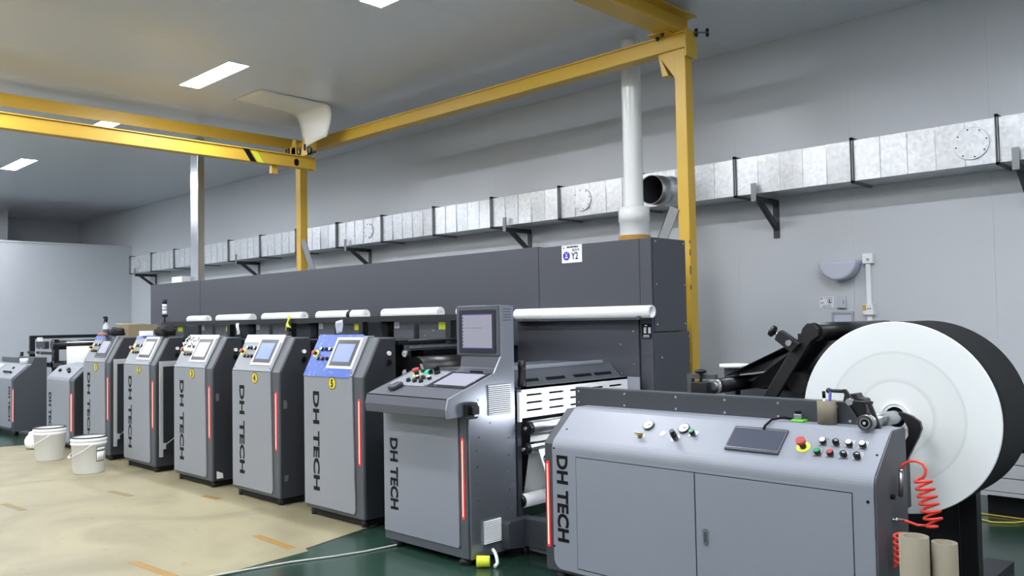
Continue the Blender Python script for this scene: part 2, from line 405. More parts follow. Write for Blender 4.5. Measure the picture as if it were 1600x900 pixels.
# ------------------------------------------------------------------ crane
def ibeam(mb, axis, a0, a1, c, z0, z1, w, web=.012, fl_=.014):
    prof = [(-w/2, z0), (w/2, z0), (w/2, z0+fl_), (web/2, z0+fl_), (web/2, z1-fl_), (w/2, z1-fl_), (w/2, z1), (-w/2, z1), (-w/2, z1-fl_), (-web/2, z1-fl_), (-web/2, z0+fl_), (-w/2, z0+fl_)]
    mb.prism([(c+u, v) for u, v in prof], a0, a1, axis); return mb
g = thing('crane_gantry', (-3.875, 6.195, 0), 'yellow steel gantry frame with two square posts, reaching over the grey machine', 'gantry')
bx('post', 'yellow', g, -3.93, -3.82, 6.14, 6.25, 0, 3.80, bev=.006)
bx('post', 'yellow', g, -9.97, -9.86, 6.14, 6.25, 0, 3.80, bev=.006)
for px in (-3.875, -9.915):
    bx('post', 'yellow', g, px-.055, px+.055, -.86, -.75, 0, 3.80)
    bx('base_plate', 'yellow', g, px-.12, px+.12, 6.08, 6.31, 0, .012)
for yc in (6.195, -.805):
    MB().box(-10.24, -3.80, yc-.07, yc+.07, 3.80, 3.94).build('cross_beam', 'yellow', g, .008)
MB().box(-10.24, -3.80, 6.11, 6.28, 3.925, 3.94).build('beam_flange', 'yellow', g)
ibeam(MB(), 'y', -.95, 6.36, -3.93, 3.94, 4.13, .2).build('long_beam', 'yellow', g)
ibeam(MB(), 'y', -.95, 6.36, -10.2, 3.94, 4.045, .15).build('long_beam', 'yellow', g)
bx('side_plate', 'yellow', g, -10.125, -10.113, -.95, 6.3, 3.90, 4.045)
bx('end_plate', 'yellow', g, -3.802, -3.79, 6.11, 6.28, 3.72, 3.955)
MB().prism([(-4.10, 3.80), (-3.93, 3.80), (-3.93, 3.56)], 6.15, 6.162, 'y').build('gusset', 'yellow', g)
MB().prism([(-4.10, 3.80), (-3.93, 3.80), (-3.93, 3.56)], 6.228, 6.24, 'y').build('gusset', 'yellow', g)
MB().prism([(-4.10, 3.80), (-4.09, 3.80), (-4.0, 3.6), (-4.06, 3.6)], 6.15, 6.24, 'y').build('gusset', 'yellow', g)
for (x_, y_) in ((-4.06, 6.09), (-3.97, 6.03), (-3.765, 6.24), (-3.70, 6.31)):
    MB().cyl((x_, y_, 3.90), (x_, y_, 3.975), .008, n=8).cyl((x_, y_, 3.908), (x_, y_, 3.928), .016, n=6).cyl((x_, y_, 3.948), (x_, y_, 3.968), .016, n=6).build('clamp_bolt', 'black', g)
MB().cyl((-3.78, 6.225, 3.938), (-3.69, 6.32, 3.938), .008, n=8).build('clamp_bar', 'brace', g)
bx('clamp_bar', 'yellow', g, -4.1, -3.9, 6.0, 6.1, 3.932, 3.944)
def angle_brace(p0, p1, w, y0, parent):
    a = math.atan2(p1[1]-p0[1], p1[0]-p0[0]); nx, nz = -math.sin(a)*w/2, math.cos(a)*w/2
    q = [(p0[0]-nx, p0[1]-nz), (p1[0]-nx, p1[1]-nz), (p1[0]+nx, p1[1]+nz), (p0[0]+nx, p0[1]+nz)]
    mb = MB().prism(q, y0, y0+.008, 'y')
    mb.prism([q[0], q[1], (q[1][0]+nx*.12, q[1][1]+nz*.12), (q[0][0]+nx*.12, q[0][1]+nz*.12)], y0, y0+.09, 'y')
    mb.build('brace', 'brace', parent)
angle_brace((-9.80, 2.62), (-9.45, 2.0), .12, 6.13, g)
angle_brace((-3.96, 2.44), (-4.2, 1.95), .1, 6.13, g)
# chipped paint on the near post
for z_, h_ in ((2.02, .05), (1.86, .07), (1.73, .04), (2.12, .03)):
    bx('paint_chip', 'char', g, -3.826, -3.8195, 6.138, 6.146, z_, z_+h_)
b = thing('crane_bridge', (-9.4, 2.75, 3.5), 'yellow crane bridge beam hanging under the gantry, with a black and yellow stripe', 'crane beam')
bx('bridge_beam', 'yellow', b, -9.46, -9.345, -.86, 6.03, 3.50, 3.645, bev=.006)
bx('beam_flange', 'yellow', b, -9.48, -9.325, -.86, 6.03, 3.645, 3.657)
bx('end_plate', 'yellow', b, -9.47, -9.335, 6.03, 6.045, 3.485, 3.66)
for y0, m_ in ((5.03, 'ink'), (5.13, 'yellowl')):
    MB().prism([(y0+.0, 3.645), (y0+.08, 3.645), (y0+.18, 3.50), (y0+.10, 3.50)], -9.345, -9.3435, 'x').build('hazard_stripe', m_, b)
MB().prism(rrect(5.735, 5.80, 3.52, 3.61, .03), -9.345, -9.342, 'x').build('slot_opening', 'ink', b)
for yy in (5.85, -.5):
    for xx in (-9.55, -9.30):
        MB().prism([(xx-.07, 3.657), (xx+.07, 3.657), (xx+.05, 3.90), (xx-.02, 3.90)], yy, yy+.012, 'y').build('hanger_plate', 'yellow', b)
    MB().cyl((-9.62, yy+.1, 3.70), (-9.2, yy+.1, 3.70), .014, n=10).build('hanger_pin', 'black', b)
    for xx in (-9.5, -9.27):
        cy_('trolley_wheel', 'steel', b, (xx, yy+.02, 3.735), (xx, yy+.06, 3.735), .045, 16)
MB().box(-9.62, -9.5, 5.85, 5.95, 3.68, 3.80).build('trolley_block', 'yellow', b, .004)
for xx in (-9.64, -9.58, -9.2): cy_('clamp_bolt', 'black', b, (xx, 5.8, 3.70), (xx, 5.8, 3.78), .014, 8)
bx('trolley_motor', 'black', b, -9.43, -9.34, 5.9, 6.0, 3.70, 3.78)
bx('stop_block', 'yellow', b, -9.46, -9.40, 5.45, 5.53, 3.40, 3.50)

# ------------------------------------------------------------------ peeled film on the ceiling
pts = []
LB, RB = Vector((-9.36, 5.74, ZC-.012)), Vector((-8.63, 5.72, ZC-.012)); LT, RT = Vector((-9.24, 4.85, ZC-.004)), Vector((-8.63, 4.86, ZC-.004))
LD, RD = Vector((-9.33, 5.86, 3.74)), Vector((-8.80, 5.86, 3.82))
for i in range(17):
    row = []
    for j in range(9):
        t = j/8; T = LT.lerp(RT, t); B_ = LB.lerp(RB, t); D_ = LD.lerp(RD, t)
        if i <= 8: p = T.lerp(B_, i/8); p = p+Vector((0, 0, -.02*math.sin(i/8*3.14)*(t*(1-t)*4)))
        else:
            k = (i-8)/8; ctrl = Vector((B_.x, B_.y+.13, B_.z-.02))
            p = B_*(1-k)**2+ctrl*2*k*(1-k)+D_*k*k; p.x += .05*math.sin(k*3.1)*(t-.2); p.y -= .03*math.sin(t*3.1)*k
        row.append(p)
    pts.append(row)
fm = MB().sheet(pts, .003).build('ceiling_film', 'sheet'); tag(fm, 'white protective film peeling off the ceiling and hanging down by the yellow beam', 'film')

# ------------------------------------------------------------------ square duct on the wall
d = thing('air_duct', (-9.3, 7.45, 2.65), 'long square galvanised sheet duct along the back wall', 'duct')
FX = [-18.35, -17.27, -16.2, -15.1, -13.99, -12.89, -11.76, -10.63, -9.52, -8.4, -7.31, -6.21, -5.1, -3.99, -2.87, -1.75, -.63, .5, 1.6]
rn = random.Random(3)
for i in range(len(FX)-1):
    a, b2 = FX[i]+.011, FX[i+1]-.011; n = 5
    for k in range(n):
        s0 = a+(b2-a)*k/n; s1 = a+(b2-a)*(k+1)/n
        t1, t2 = rn.uniform(-.005, .005), rn.uniform(-.014, .006)
        mb = MB()
        ny = 1; g_ = []
        for r_ in range(ny+1):
            z_ = 2.65+.35*r_/ny; row = []
            for q in range(2):
                u_ = q; bulge = -.0003*math.sin(math.pi*u_)*math.sin(math.pi*r_/ny)*rn.uniform(.4, 1.2)
                row.append((s0+.004+(s1-s0-.008)*u_, 7.25+bulge+t1*(u_-.5)+t2*(r_/ny-.5), z_))
            g_.append(row)
        mb.sheet(g_, .003, False)
        mb.prism([(7.2485, 2.65), (7.2485, 3.0), (7.242, 2.995), (7.242, 2.655)], s1-.0035, s1+.0035, 'x')
        mb.build('duct_panel', 'duct', d)
bx('duct_shell', 'duct', d, FX[0], FX[-1], 7.262, YW-.004, 2.65, 3.0)
for fx in FX:
    mb = MB()
    for o_ in (-.011, .004):
        mb.box(fx+o_, fx+o_+.007, 7.222, 7.26, 2.63, 3.025); mb.box(fx+o_, fx+o_+.007, 7.222, YW-.004, 3.0, 3.025); mb.box(fx+o_, fx+o_+.007, 7.222, YW-.004, 2.63, 2.65)
    mb.build('duct_flange', 'brace', d)
for cx_, sz in ((-5.87, .125), (-1.93, .13), (-9.83, .11), (-17.92, .1)):
    c_ = MB().cyl((cx_, 7.25, 2.825), (cx_, 7.232, 2.825), sz, n=28).build('access_cover', 'duct', d, .003)
    mb = MB()
    for k in range(8):
        a = k*math.pi/4+.2; mb.cyl((cx_+math.cos(a)*sz*.86, 7.233, 2.825+math.sin(a)*sz*.86), (cx_+math.cos(a)*sz*.86, 7.226, 2.825+math.sin(a)*sz*.86), .006, n=6)
    mb.build('cover_screws', 'black', c_)
# round open branch
mb = MB().lathe([(.155, 0), (.158, .03), (.147, .05), (.147, .19), (.152, .2), (.147, .21), (.147, .355), (.14, .355), (.14, .02), (0, .02)], (-4.72, 7.25, 2.775), (0, -1, -.03), 32)
mb.build('branch_pipe', 'steel', d)
MB().lathe([(0, .03), (.1385, .03), (.1385, .345), (.1375, .345), (.1375, .035), (0, .035)], (-4.72, 7.25, 2.775), (0, -1, -.03), 32).build('branch_shade', 'matte', d)  # shade inside the open pipe, put in as a matte black lining
for n_, (bx_, lab) in enumerate(((-18.0, 'black wall bracket under the duct, at its far left end'), (-13.65, 'black wall bracket under the duct, just right of the aluminium upright'), (-10.35, 'black wall bracket under the duct, right of the far yellow post'),
                   (-7.05, 'black wall bracket under the duct, left of the Y2 sign'), (-3.78, 'black wall bracket under the duct, right of the near yellow post'), (-1.62, 'black wall bracket under the duct at the right edge of the view'))):
    t = thing('duct_bracket', (bx_, YW, 2.3), lab, 'bracket', 'duct brackets on the back wall')
    bx('bracket_arm', 'char', t, bx_-.025, bx_+.025, 7.2, YW, 2.57, 2.62)
    bx('bracket_lip', 'brace', t, bx_-.025, bx_+.025, 7.195, 7.205, 2.57, 2.74)
    MB().prism([(7.28, 2.575), (7.36, 2.575), (7.65, 2.37), (7.65, 2.31)], bx_-.02, bx_+.02, 'x').build('bracket_brace', 'char', t)
    bx('wall_plate', 'char', t, bx_-.03, bx_+.03, YW-.012, YW, 2.25, 2.6)

# ------------------------------------------------------------------ dryer hood
h = thing('dryer_housing', (-8, 5.43, 0), 'long dark grey dryer housing behind the row of cabinets', 'machine housing')
HX0, HX1 = -12.43, -3.57
bx('housing_panel', 'hood', h, HX0, -10.845, 5.2, 5.66, 1.28, 2.115, bev=.004)
bx('housing_panel', 'hood', h, -10.838, -4.703, 5.2, 5.66, 1.28, 2.11, bev=.004)
bx('housing_panel', 'hood', h, -4.699, -3.68, 5.2, 5.66, 1.50, 2.10, bev=.004)
bx('housing_panel', 'hood', h, -4.95, -3.695, 5.192, 5.64, .86, 1.497, bev=.003)
bx('corner_post', 'hood', h, -3.69, -3.575, 5.205, 5.66, 1.392, 2.10, bev=.004)
bx('lower_body', 'hood', h, -3.69, -3.575, 5.205, 5.70, .04, 1.39, bev=.004)
bx('lower_body', 'dark', h, HX0+.1, -4.0, 5.25, 5.6, .04, 1.28)
bx('end_panel', 'hood', h, -3.575, -3.566, 5.225, 5.66, 1.395, 2.10, bev=.002)
bx('end_panel', 'hood', h, -3.575, -3.566, 5.215, 5.69, .3, 1.388, bev=.002)
mb = MB()
for y_, z_ in ((5.25, 2.07), (5.63, 2.07), (5.25, 1.75), (5.63, 1.75), (5.25, 1.45), (5.63, 1.45), (5.68, 1.35), (5.68, 1.16), (5.3, 1.2)): mb.cyl((-3.567, y_, z_), (-3.561, y_, z_), .007, n=6)
for x_, z_ in ((-4.75, 1.44), (-4.72, 1.44), (-4.45, 1.40), (-4.75, 1.12), (-4.45, 1.15), (-3.74, 1.40), (-3.74, 1.15), (-3.86, 1.3), (-3.86, 1.08)): mb.cyl((x_, 5.193, z_), (x_, 5.187, z_), .007, n=6)
mb.build('housing_screws', 'chrome', h)
np_ = MB().prism(rrect(-3.672, -3.585, 1.345, 1.455, .008), 5.205, 5.2, 'y').build('name_plate', 'ink', h)
mb = MB()
for r_ in range(5):
    for cx_ in (-3.652, -3.612): mb.box(cx_, cx_+.022, 5.198, 5.2, 1.385+.009*r_, 1.385+.009*r_+.006)
mb.box(-3.642, -3.622, 5.198, 5.2, 1.438, 1.446); mb.box(-3.655, -3.605, 5.198, 5.2, 1.366, 1.371); mb.box(-3.66, -3.6, 5.198, 5.2, 1.355, 1.359)
mb.build('plate_print', 'bluew', np_)
sg = MB().prism(rrect(-4.44, -4.23, 1.955, 2.098, .006), 5.2, 5.197, 'y').build('station_sign', 'stick', h); sg['label'] = 'white sign with a blue disc and the code Y2'
MB().cyl((-4.39, 5.197, 2.012), (-4.39, 5.1955, 2.012), .036, n=32).build('blue_disc', 'inkb', sg)
mb = MB().cyl((-4.39, 5.1955, 2.018), (-4.39, 5.195, 2.018), .007, n=12)
mb.prism([(-4.403, 1.995), (-4.377, 1.995), (-4.377, 2.005), (-4.403, 2.005)], 5.1955, 5.195, 'y').prism([(-4.404, 2.030), (-4.398, 2.030), (-4.396, 2.038), (-4.402, 2.038)], 5.1955, 5.195, 'y').prism([(-4.378, 2.030), (-4.372, 2.034), (-4.376, 2.040), (-4.382, 2.036)], 5.1955, 5.195, 'y')
mb.build('disc_print', 'bluew', sg)
text('Y2', .078, 'lettering', 'ink', sg, FRONT(-4.338, 5.1965, 1.982), bold=.0012, xs=.82)
text('机台号', .026, 'lettering', 'ink', sg, FRONT(-4.33, 5.1965, 2.046))
text('设备目视管理标识', .0155, 'lettering', 'ink', sg, FRONT(-4.388, 5.1965, 2.077), bold=.0003)
MB().prism([(-4.429, 2.072), (-4.405, 2.072), (-4.411, 2.078), (-4.415, 2.078), (-4.413, 2.09), (-4.421, 2.09), (-4.419, 2.078), (-4.423, 2.078)], 5.197, 5.1965, 'y').build('sign_logo', 'bezel2', sg)
wbx = bx('white_box', 'white', None, -12.05, -11.72, 5.35, 5.5, 2.115, 2.215); tag(wbx, 'small white box lying on the far end of the dryer housing', 'box')
al = bx('aluminium_upright', 'alu', None, -11.66, -11.43, 5.45, 5.55, 2.117, ZC, bev=.004); tag(al, 'square aluminium upright rising from the dryer housing to the ceiling', 'post')
tb = MB().lathe([(.047, 0), (.047, 1.37), (.037, 1.37), (.037, 0), (.047, 0)], (-4.9, 5.137, 1.545), (1, 0, 0), 24)
tube_t = thing('white_tube', (-4.2, 5.137, 1.498), 'long white open ended tube lying on a shelf in front of the dark housing', 'tube'); tb.build('tube_wall', 'paper', tube_t)
bx('tube_shelf', 'hood', h, -4.95, -3.60, 5.10, 5.192, 1.488, 1.497)
for x_ in (-4.9, -3.62): bx('shelf_stop', 'hood', h, x_-.01, x_+.01, 5.085, 5.10, 1.488, 1.515)
# blower box behind the housing and the white pipe
bl = bx('blower_box', 'hood', None, -5.1, -4.5, 6.42, 6.9, 0, 2.12, bev=.01); tag(bl, 'grey blower box behind the dryer housing carrying the white pipe', 'blower')
p = thing('exhaust_pipe', (-4.73, 6.62, 2.12), 'fat white plastic pipe rising behind the housing to the ceiling', 'pipe')
PX, PY = -4.73, 6.62
MB().lathe([(.15, 0), (.165, .04), (.16, .13), (.15, .17)], (PX, PY, 2.12), (0, 0, 1), 24).lathe([(0, 0), (.15, 0)], (PX, PY, 2.12), (0, 0, 1), 24).build('foam_seal', 'foam', p)
MB().lathe([(.142, .15), (.142, .30), (.15, .305), (.15, .44), (.10, .45)], (PX, PY, 2.12), (0, 0, 1), 28).build('collar', 'pvc', p)
MB().lathe([(.094, .42), (.094, 1.55), (.0955, 1.56), (.0955, 1.78), (.094, 1.79), (.094, 2.07)], (PX, PY, 2.12), (0, 0, 1), 28).build('pipe_wall', 'pvc', p)

# ------------------------------------------------------------------ print units
UA = math.atan2(.287, .145)
u = thing('print_unit', (0, 0, 0), '', 'printing machine', 'numbered print units in the row')
MB().prism([(0, .06), (0, 1.10), (.15, 1.387), (.3, 1.387), (.3, .06)], -.385, .385, 'x').build('body', 'mid', u, .012, 3)
MB().prism([(.012, .065), (.012, 1.10), (.155, 1.378), (.298, 1.378), (.298, .065)], .385, .392, 'x').build('side_panel', 'char', u, .003)
fpn = MB().prism([(-.385, .093), (.268, .093), (.285, .105), (.29, .13), (.262, 1.098), (-.385, 1.098)], -.012, 0, 'y').build('front_panel', 'light', u, .003)
dh_tech(-.255, -.012, .975, .21, .085, fpn)
cpn = MB().prism([(-.012, 1.103), (.136, 1.392), (.15, 1.3995), (.205, 1.3995), (.205, 1.388), (.152, 1.388), (0, 1.103)], -.385, .262, 'x').build('control_panel', 'light', u, .004)
US = frame_m((-.385, -.012, 1.103), UA)
def put(mb, name, m, parent, F, bev=0): return mb.xf(F).build(name, m, parent, bev)
scr = put(MB().box(.30, .59, .078, .298, 0, .008), 'touch_screen', 'bezel', u, US, .002)
put(MB().box(.325, .55, .112, .262, .008, .0095), 'screen_display', 'scr', scr, US)
FRM = MB()
for a in ((.278, .612, .058, .078), (.278, .612, .298, .318), (.278, .30, .078, .298), (.59, .612, .078, .298)): FRM.box(a[0], a[1], a[2], a[3], 0, .007)
put(FRM, 'screen_border', 'white', scr, US)
es = put(disc(MB(), .06, .178, 0, .004, .032), 'emergency_stop', 'ring', u, US)
put(disc(MB(), .06, .178, .004, .024, .014), 'stop_stem', 'black', es, US); put(disc(MB(), .06, .178, .024, .036, .018), 'stop_cap', 'red', es, US)
for k in range(3):
    for v_, cols in ((.215, ('white', 'black', 'white')), (.136, ('green', 'red', 'black'))):
        uu_ = .123+.06*k+(0 if v_ > .2 else -.002)
        b_ = put(disc(MB(), uu_, v_, 0, .018, .0155, 14), 'push_button', 'knob', u, US)
        put(disc(MB(), uu_, v_, .018, .021, .0125, 14), 'button_cap', cols[k], b_, US)
put(disc(disc(MB(), .02, .03, 0, .002, .006, 8), .63, .03, 0, .002, .006, 8), 'panel_screws', 'ink', u, US)
st = MB().prism(rrect(.329, .348, .455, .94, .009), -.004, 0, 'y').build('led_strip', 'ledr', u)
MB().prism(rrect(.3355, .3415, .47, .925, .003), -.0065, -.004, 'y').build('led_core', 'led', st)
cy_('side_knob', 'white', u, (.392, .231, 1.268), (.408, .231, 1.268), .017, 14)
cy_('side_switch', 'knob', u, (.392, .231, 1.2), (.405, .231, 1.2), .022, 14)
bx('under_shade', 'matte', u, -.35, .35, .035, .29, .012, .062)  # black block added as the shade underneath the unit
for x_ in (-.33, .33):
    for y_ in (.05, .25): cy_('foot', 'black', u, (x_, y_, 0), (x_, y_, .06), .03, 12)
# print deck behind the cabinet
mb = MB().box(-.385, .35, .301, .33, .12, 1.34).box(-.385, .385, 1.27, 1.3, .12, 1.36).box(-.385, -.35, .33, 1.27, .12, .3).box(.35, .385, .33, 1.27, .12, .3).box(-.385, .385, .33, 1.27, 1.33, 1.36)
mb.box(-.36, .36, .6, 1.2, .2, 1.33); mb.build('deck_frame', 'black', u)
for x_ in (-.36, .36): bx('deck_leg', 'black', u, x_-.025, x_+.025, 1.2, 1.27, 0, .12)
cy_('print_roller', 'rubber', u, (.55, .36, 1.13), (.55, 1.2, 1.13), .11, 28); cy_('print_roller', 'rubber', u, (.55, .36, .86), (.55, 1.2, .86), .12, 28)
bx('guide_rail', 'mid', u, .44, .465, .34, 1.3, 1.285, 1.325); bx('guide_rail', 'steel', u, .47, .48, .36, 1.3, 1.30, 1.318); cy_('guide_rod', 'char', u, (.50, .34, 1.36), (.50, .9, 1.36), .01, 10)
mb = MB().box(.385, .52, 1.33, 1.37, .1, 1.34); mb.box(.385, .74, .72, .75, .25, .66); mb.build('deck_back', 'matte', u)
for z_ in (1.26, 1.11):
    g_ = MB().cyl((.395, .405, z_), (.395, .38, z_), .03, n=20).build('pressure_gauge', 'steel', u)
    cy_('gauge_dial', 'white', g_, (.395, .38, z_), (.395, .378, z_), .026, 20)
    MB().box(.393, .413, .376, .378, z_-.002, z_+.002).build('gauge_needle', 'ink', g_)
bx('gauge_bracket', 'black', u, .352, .43, .405, .42, 1.05, 1.31)
# upper drive boxes on the deck
db = bx('drive_box', 'mid', u, -.32, -.05, .84, 1.1, 1.36, 1.505, bev=.003)
MB().box(-.305, -.245, .8385, .84, 1.45, 1.498).build('white_label', 'stick', db)
mb = MB()
for q in range(3): mb.box(-.298, -.255, .838, .8385, 1.458+.013*q, 1.464+.013*q)
mb.build('label_print', 'ink', db)
db = bx('drive_box', 'mid', u, .02, .43, .84, 1.1, 1.36, 1.505, bev=.003)
MB().box(.27, .40, .8385, .84, 1.435, 1.495).build('yellow_label', 'yellowl', db)
mb = MB()
for x_, z_ in ((.1, 1.385), (.39, 1.385), (.22, 1.43), (.2, 1.43), (.15, 1.515), (.32, 1.515)): mb.cyl((x_, .84, z_), (x_, .834, z_), .005, n=6)
mb.build('box_screws', 'chrome', db)
UNITS = [(-10.24, 1, 'print unit number 1, farthest of the numbered row, with a grey framed screen'),
         (-9.035, 2, 'print unit number 2 with a blue film strip and a silver framed glass door'),
         (-7.79, 3, 'print unit number 3 with crinkled white film over its buttons and a glaring white screen'),
         (-6.61, 4, 'print unit number 4 with white film along its top edge and a pale blue screen'),
         (-5.445, 5, 'print unit number 5, nearest of the numbered row, control panel still under blue film')]
roots = [u]+[copy_tree(u) for _ in range(4)]
for root, (ux, num, lab) in zip(roots, UNITS):
    root.location = (ux, 3.66, 0); root['label'] = lab
    X = ux; L = Matrix.Translation((ux, 3.66, 0)); F = L @ US
    ring = [(.395-.385+.05*math.cos(a), 1.045+.048*math.sin(a)) for a in [2*math.pi*k/28 for k in range(28)]]
    rin = [(.01+.045*math.cos(a), 1.045+.043*math.sin(a)) for a in [2*math.pi*k/28 for k in range(28)]]
    stk = MB().prism([(X+a, b_) for a, b_ in ring], 3.66-.0135, 3.66-.012, 'y').build('number_sticker', 'ink', root)
    MB().prism([(X+a, b_) for a, b_ in rin], 3.66-.0145, 3.66-.0135, 'y').build('sticker_face', 'stk', stk)
    text(str(num), .08, 'number', 'ink', stk, FRONT(X+.01, 3.66-.015, 1.018), bold=.002, xs=.85, align='CENTER')
    for ch in list(root.children_recursive):
        if ch.name.startswith('screen_display'):
            ch.data = ch.data.copy() if num in (2, 3, 1) else ch.data
            if num == 2 or num == 3: ch.data.materials[0] = M['scrw']
            if num == 1: ch.data.materials[0] = M['tablet']
        if num == 1 and ch.name.startswith('screen_border'): ch.data = ch.data.copy(); ch.data.materials[0] = M['bezel2']
    if num == 5:
        mb = MB()
        mb.prism([(.0, -.012), (.615, -.012), (.60, .345), (0, .345)], .0006, .0016, 'z')
        fo = put(mb, 'protective_film', 'film', root, F)
        MB().prism([(3.66-.0125, 1.0985), (3.66-.0125, 1.104), (3.66-.0141, 1.104), (3.66-.0141, 1.0985)], X-.385, X+.23, 'x').build('film_edge', 'film', root)
        put(MB().box(0, .58, .3, .33, .0016, .0022), 'film_crease', 'film', root, F)
        bpy.data.objects[fo.name]['label'] = 'crinkled blue protective film'
    elif num in (1, 2):
        fo = put(MB().box(0, .57, .285 if num == 1 else .3, .335, .0006, .0016), 'protective_film', 'film', root, F); fo['label'] = 'strip of blue protective film'
    elif num == 4:
        fo = put(MB().box(0, .645, .27, .345, .0006, .0016), 'protective_film', 'paper', root, F); fo['label'] = 'strip of white film'
    if num == 3:
        rg = random.Random(5); mb = MB(); gr = []
        for i in range(9):
            gr.append([(.005+.27*j/10, .16+.17*i/8, .004+abs(rg.gauss(0, .010)) if 0 < i < 8 else .002) for j in range(11)])
        mb.sheet(gr, .001)
        fo = put(mb, 'protective_film', 'paper', root, F); fo['label'] = 'crumpled white film around the buttons'
        put(MB().box(.03, .645, .31, .345, .0006, .0016), 'film_strip', 'paper', root, F)
        mb = MB()
        for k in range(9):
            a = rg.uniform(0, 3.1); cx_, cv_ = .05+.2*rg.random(), .2+.12*rg.random()
            mb.tube([(cx_+.04*math.cos(a)*t+.01*math.sin(5*t+k), cv_+.03*math.sin(a)*t, .03+.012*math.sin(3*t+k)) for t in (-1, -.5, 0, .5, 1)], .004, 5)
        mb.xf(F).build('film_tears', 'ink', root)
    if num in (1, 2):
        dr = MB()
        x0 = X+.394
        dr.box(x0, x0+.02, 3.70, 3.735, .16, 1.14).box(x0, x0+.02, 3.735, 4.0, 1.085, 1.14)
        dd = dr.build('guard_door', 'doorf', root, .002)
        bx('door_pane', 'glass', dd, x0+.004, x0+.012, 3.735, 4.0, .2, 1.085)
        bx('door_hinge', 'doorf', dd, x0+.001, x0+.03, 3.735, 3.76, .24, .30)
        MB().tube([(x0+.016, 3.74, .27), (x0+.018, 3.97, .42)], .005, 6).build('door_strut', 'steel', dd)
    if num in (3, 4):
        MB().prism([(3.695, .80), (3.725, .80), (3.73, .84), (3.72, .87), (3.695, .87)] if num == 4 else rrect(3.695, 3.725, .80, .87, .01), X+.392, X+.396, 'x').build('door_latch', 'brace', root)
    if num == 3:
        MB().prism([(3.70, .085), (3.765, .085), (3.76, .13), (3.70, .155)], X+.392, X+.394, 'x').build('paper_scrap', 'paper', root)
    if num == 4:
        MB().prism([(3.70, .20), (3.73, .20), (3.74, .25), (3.70, .25)], X+.392, X+.394, 'x').build('paper_scrap', 'brace', root)

# ------------------------------------------------------------------ black rail with white rolls
rl = thing('overhead_rail', (-7.6, 4.7, 1.361), 'black rail frame running above the backs of the print units', 'frame')
for y_ in (4.46, 4.9): bx('rail_bar', 'black', rl, -10.27, -4.83, y_-.03, y_+.03, 1.508, 1.555)
bx('roll_tray', 'black', rl, -10.2, -4.9, 4.67, 4.77, 1.512, 1.53)
bx('rail_back', 'matte', rl, -10.2, -4.95, 4.93, 4.95, 1.362, 1.508)
for x_ in (-10.25, -8.575, -7.33, -6.15, -4.985):
    for y_ in (4.46, 4.9): bx('rail_post', 'black', rl, x_-.03, x_+.03, y_-.03, y_+.03, 1.361 if x_ < -10 else 1.326, 1.508)
    bx('rail_tie', 'black', rl, x_-.02, x_+.02, 4.49, 4.87, 1.508, 1.512)
RL = [(-10.12, -9.64, 'white paper roll on the black rail above the farthest print unit'), (-9.36, -8.57, 'white paper roll on the black rail above the second print unit'), (-8.31, -7.52, 'white paper roll on the black rail above the middle print unit'),
      (-7.25, -6.46, 'white paper roll with a black band on the black rail above the fourth print unit'), (-6.18, -5.40, 'white paper roll on the black rail above the blue filmed print unit'), (-5.16, -4.85, 'short end of a white paper roll beside the monitor')]
for i, (a, b_, lab) in enumerate(RL):
    t = thing('paper_roll', ((a+b_)/2, 4.72, 1.53), lab, 'roll', 'white rolls on the rail')
    MB().lathe([(.012, 0), (.047, 0), (.047, b_-a), (.012, b_-a), (.012, 0)], (a, 4.72, 1.578), (1, 0, 0), 20).build('roll_body', 'paper', t)
    if i == 3: MB().lathe([(.0475, 0), (.0485, .004), (.0485, .05), (.0475, .055)], (b_-.26, 4.72, 1.578), (1, 0, 0), 20).build('roll_band', 'ink', t)
tl = thing('signal_tower', (-10.25, 4.46, 1.555), 'small signal tower with a black cap at the far end of the rail', 'signal light')
cy_('pole', 'char', tl, (-10.25, 4.46, 1.555), (-10.25, 4.46, 1.63), .012, 10); cy_('base', 'black', tl, (-10.25, 4.46, 1.62), (-10.25, 4.46, 1.65), .035, 16)
for k in range(3): cy_('lens', ('white', 'dome', 'white')[k], tl, (-10.25, 4.46, 1.65+.042*k), (-10.25, 4.46, 1.69+.042*k), .028, 16)
cy_('cap', 'black', tl, (-10.25, 4.46, 1.776), (-10.25, 4.46, 1.83), .028, 16)
gv = thing('yellow_strap', (-7.3, 4.42, 1.44), 'yellow green strap hanging on the rail post above unit 3', 'strap')
MB().sheet([[(-7.34+.02*math.sin(k*.7), 4.418-.006*k*(8-k)/8, 1.585-.016*k), (-7.29+.02*math.sin(k*.9), 4.414-.006*k*(8-k)/8, 1.59-.016*k)] for k in range(9)], .006).build('strap_band', 'ring', gv)
bx('strap_clip', 'ink', gv, -7.335, -7.285, 4.40, 4.42, 1.43, 1.47)
cw = MB().sheet([[(-8.36+.02*k+.012*math.sin(2*k+j), 4.41-.01*math.sin(j*1.3), 1.52-.03*j) for k in range(4)] for j in range(5)], .002).build('wiping_cloth', 'paper'); tag(cw, 'white cloth hanging from the rail behind unit 3', 'cloth')
cw2 = MB().sheet([[(-6.51+.035*k, 4.415-.006*math.sin(j*1.3+k), 1.515-.028*j+.006*k) for k in range(4)] for j in range(5)], .002).build('wiping_cloth', 'dome'); tag(cw2, 'pale grey cloth hanging from the rail behind unit 5', 'cloth')

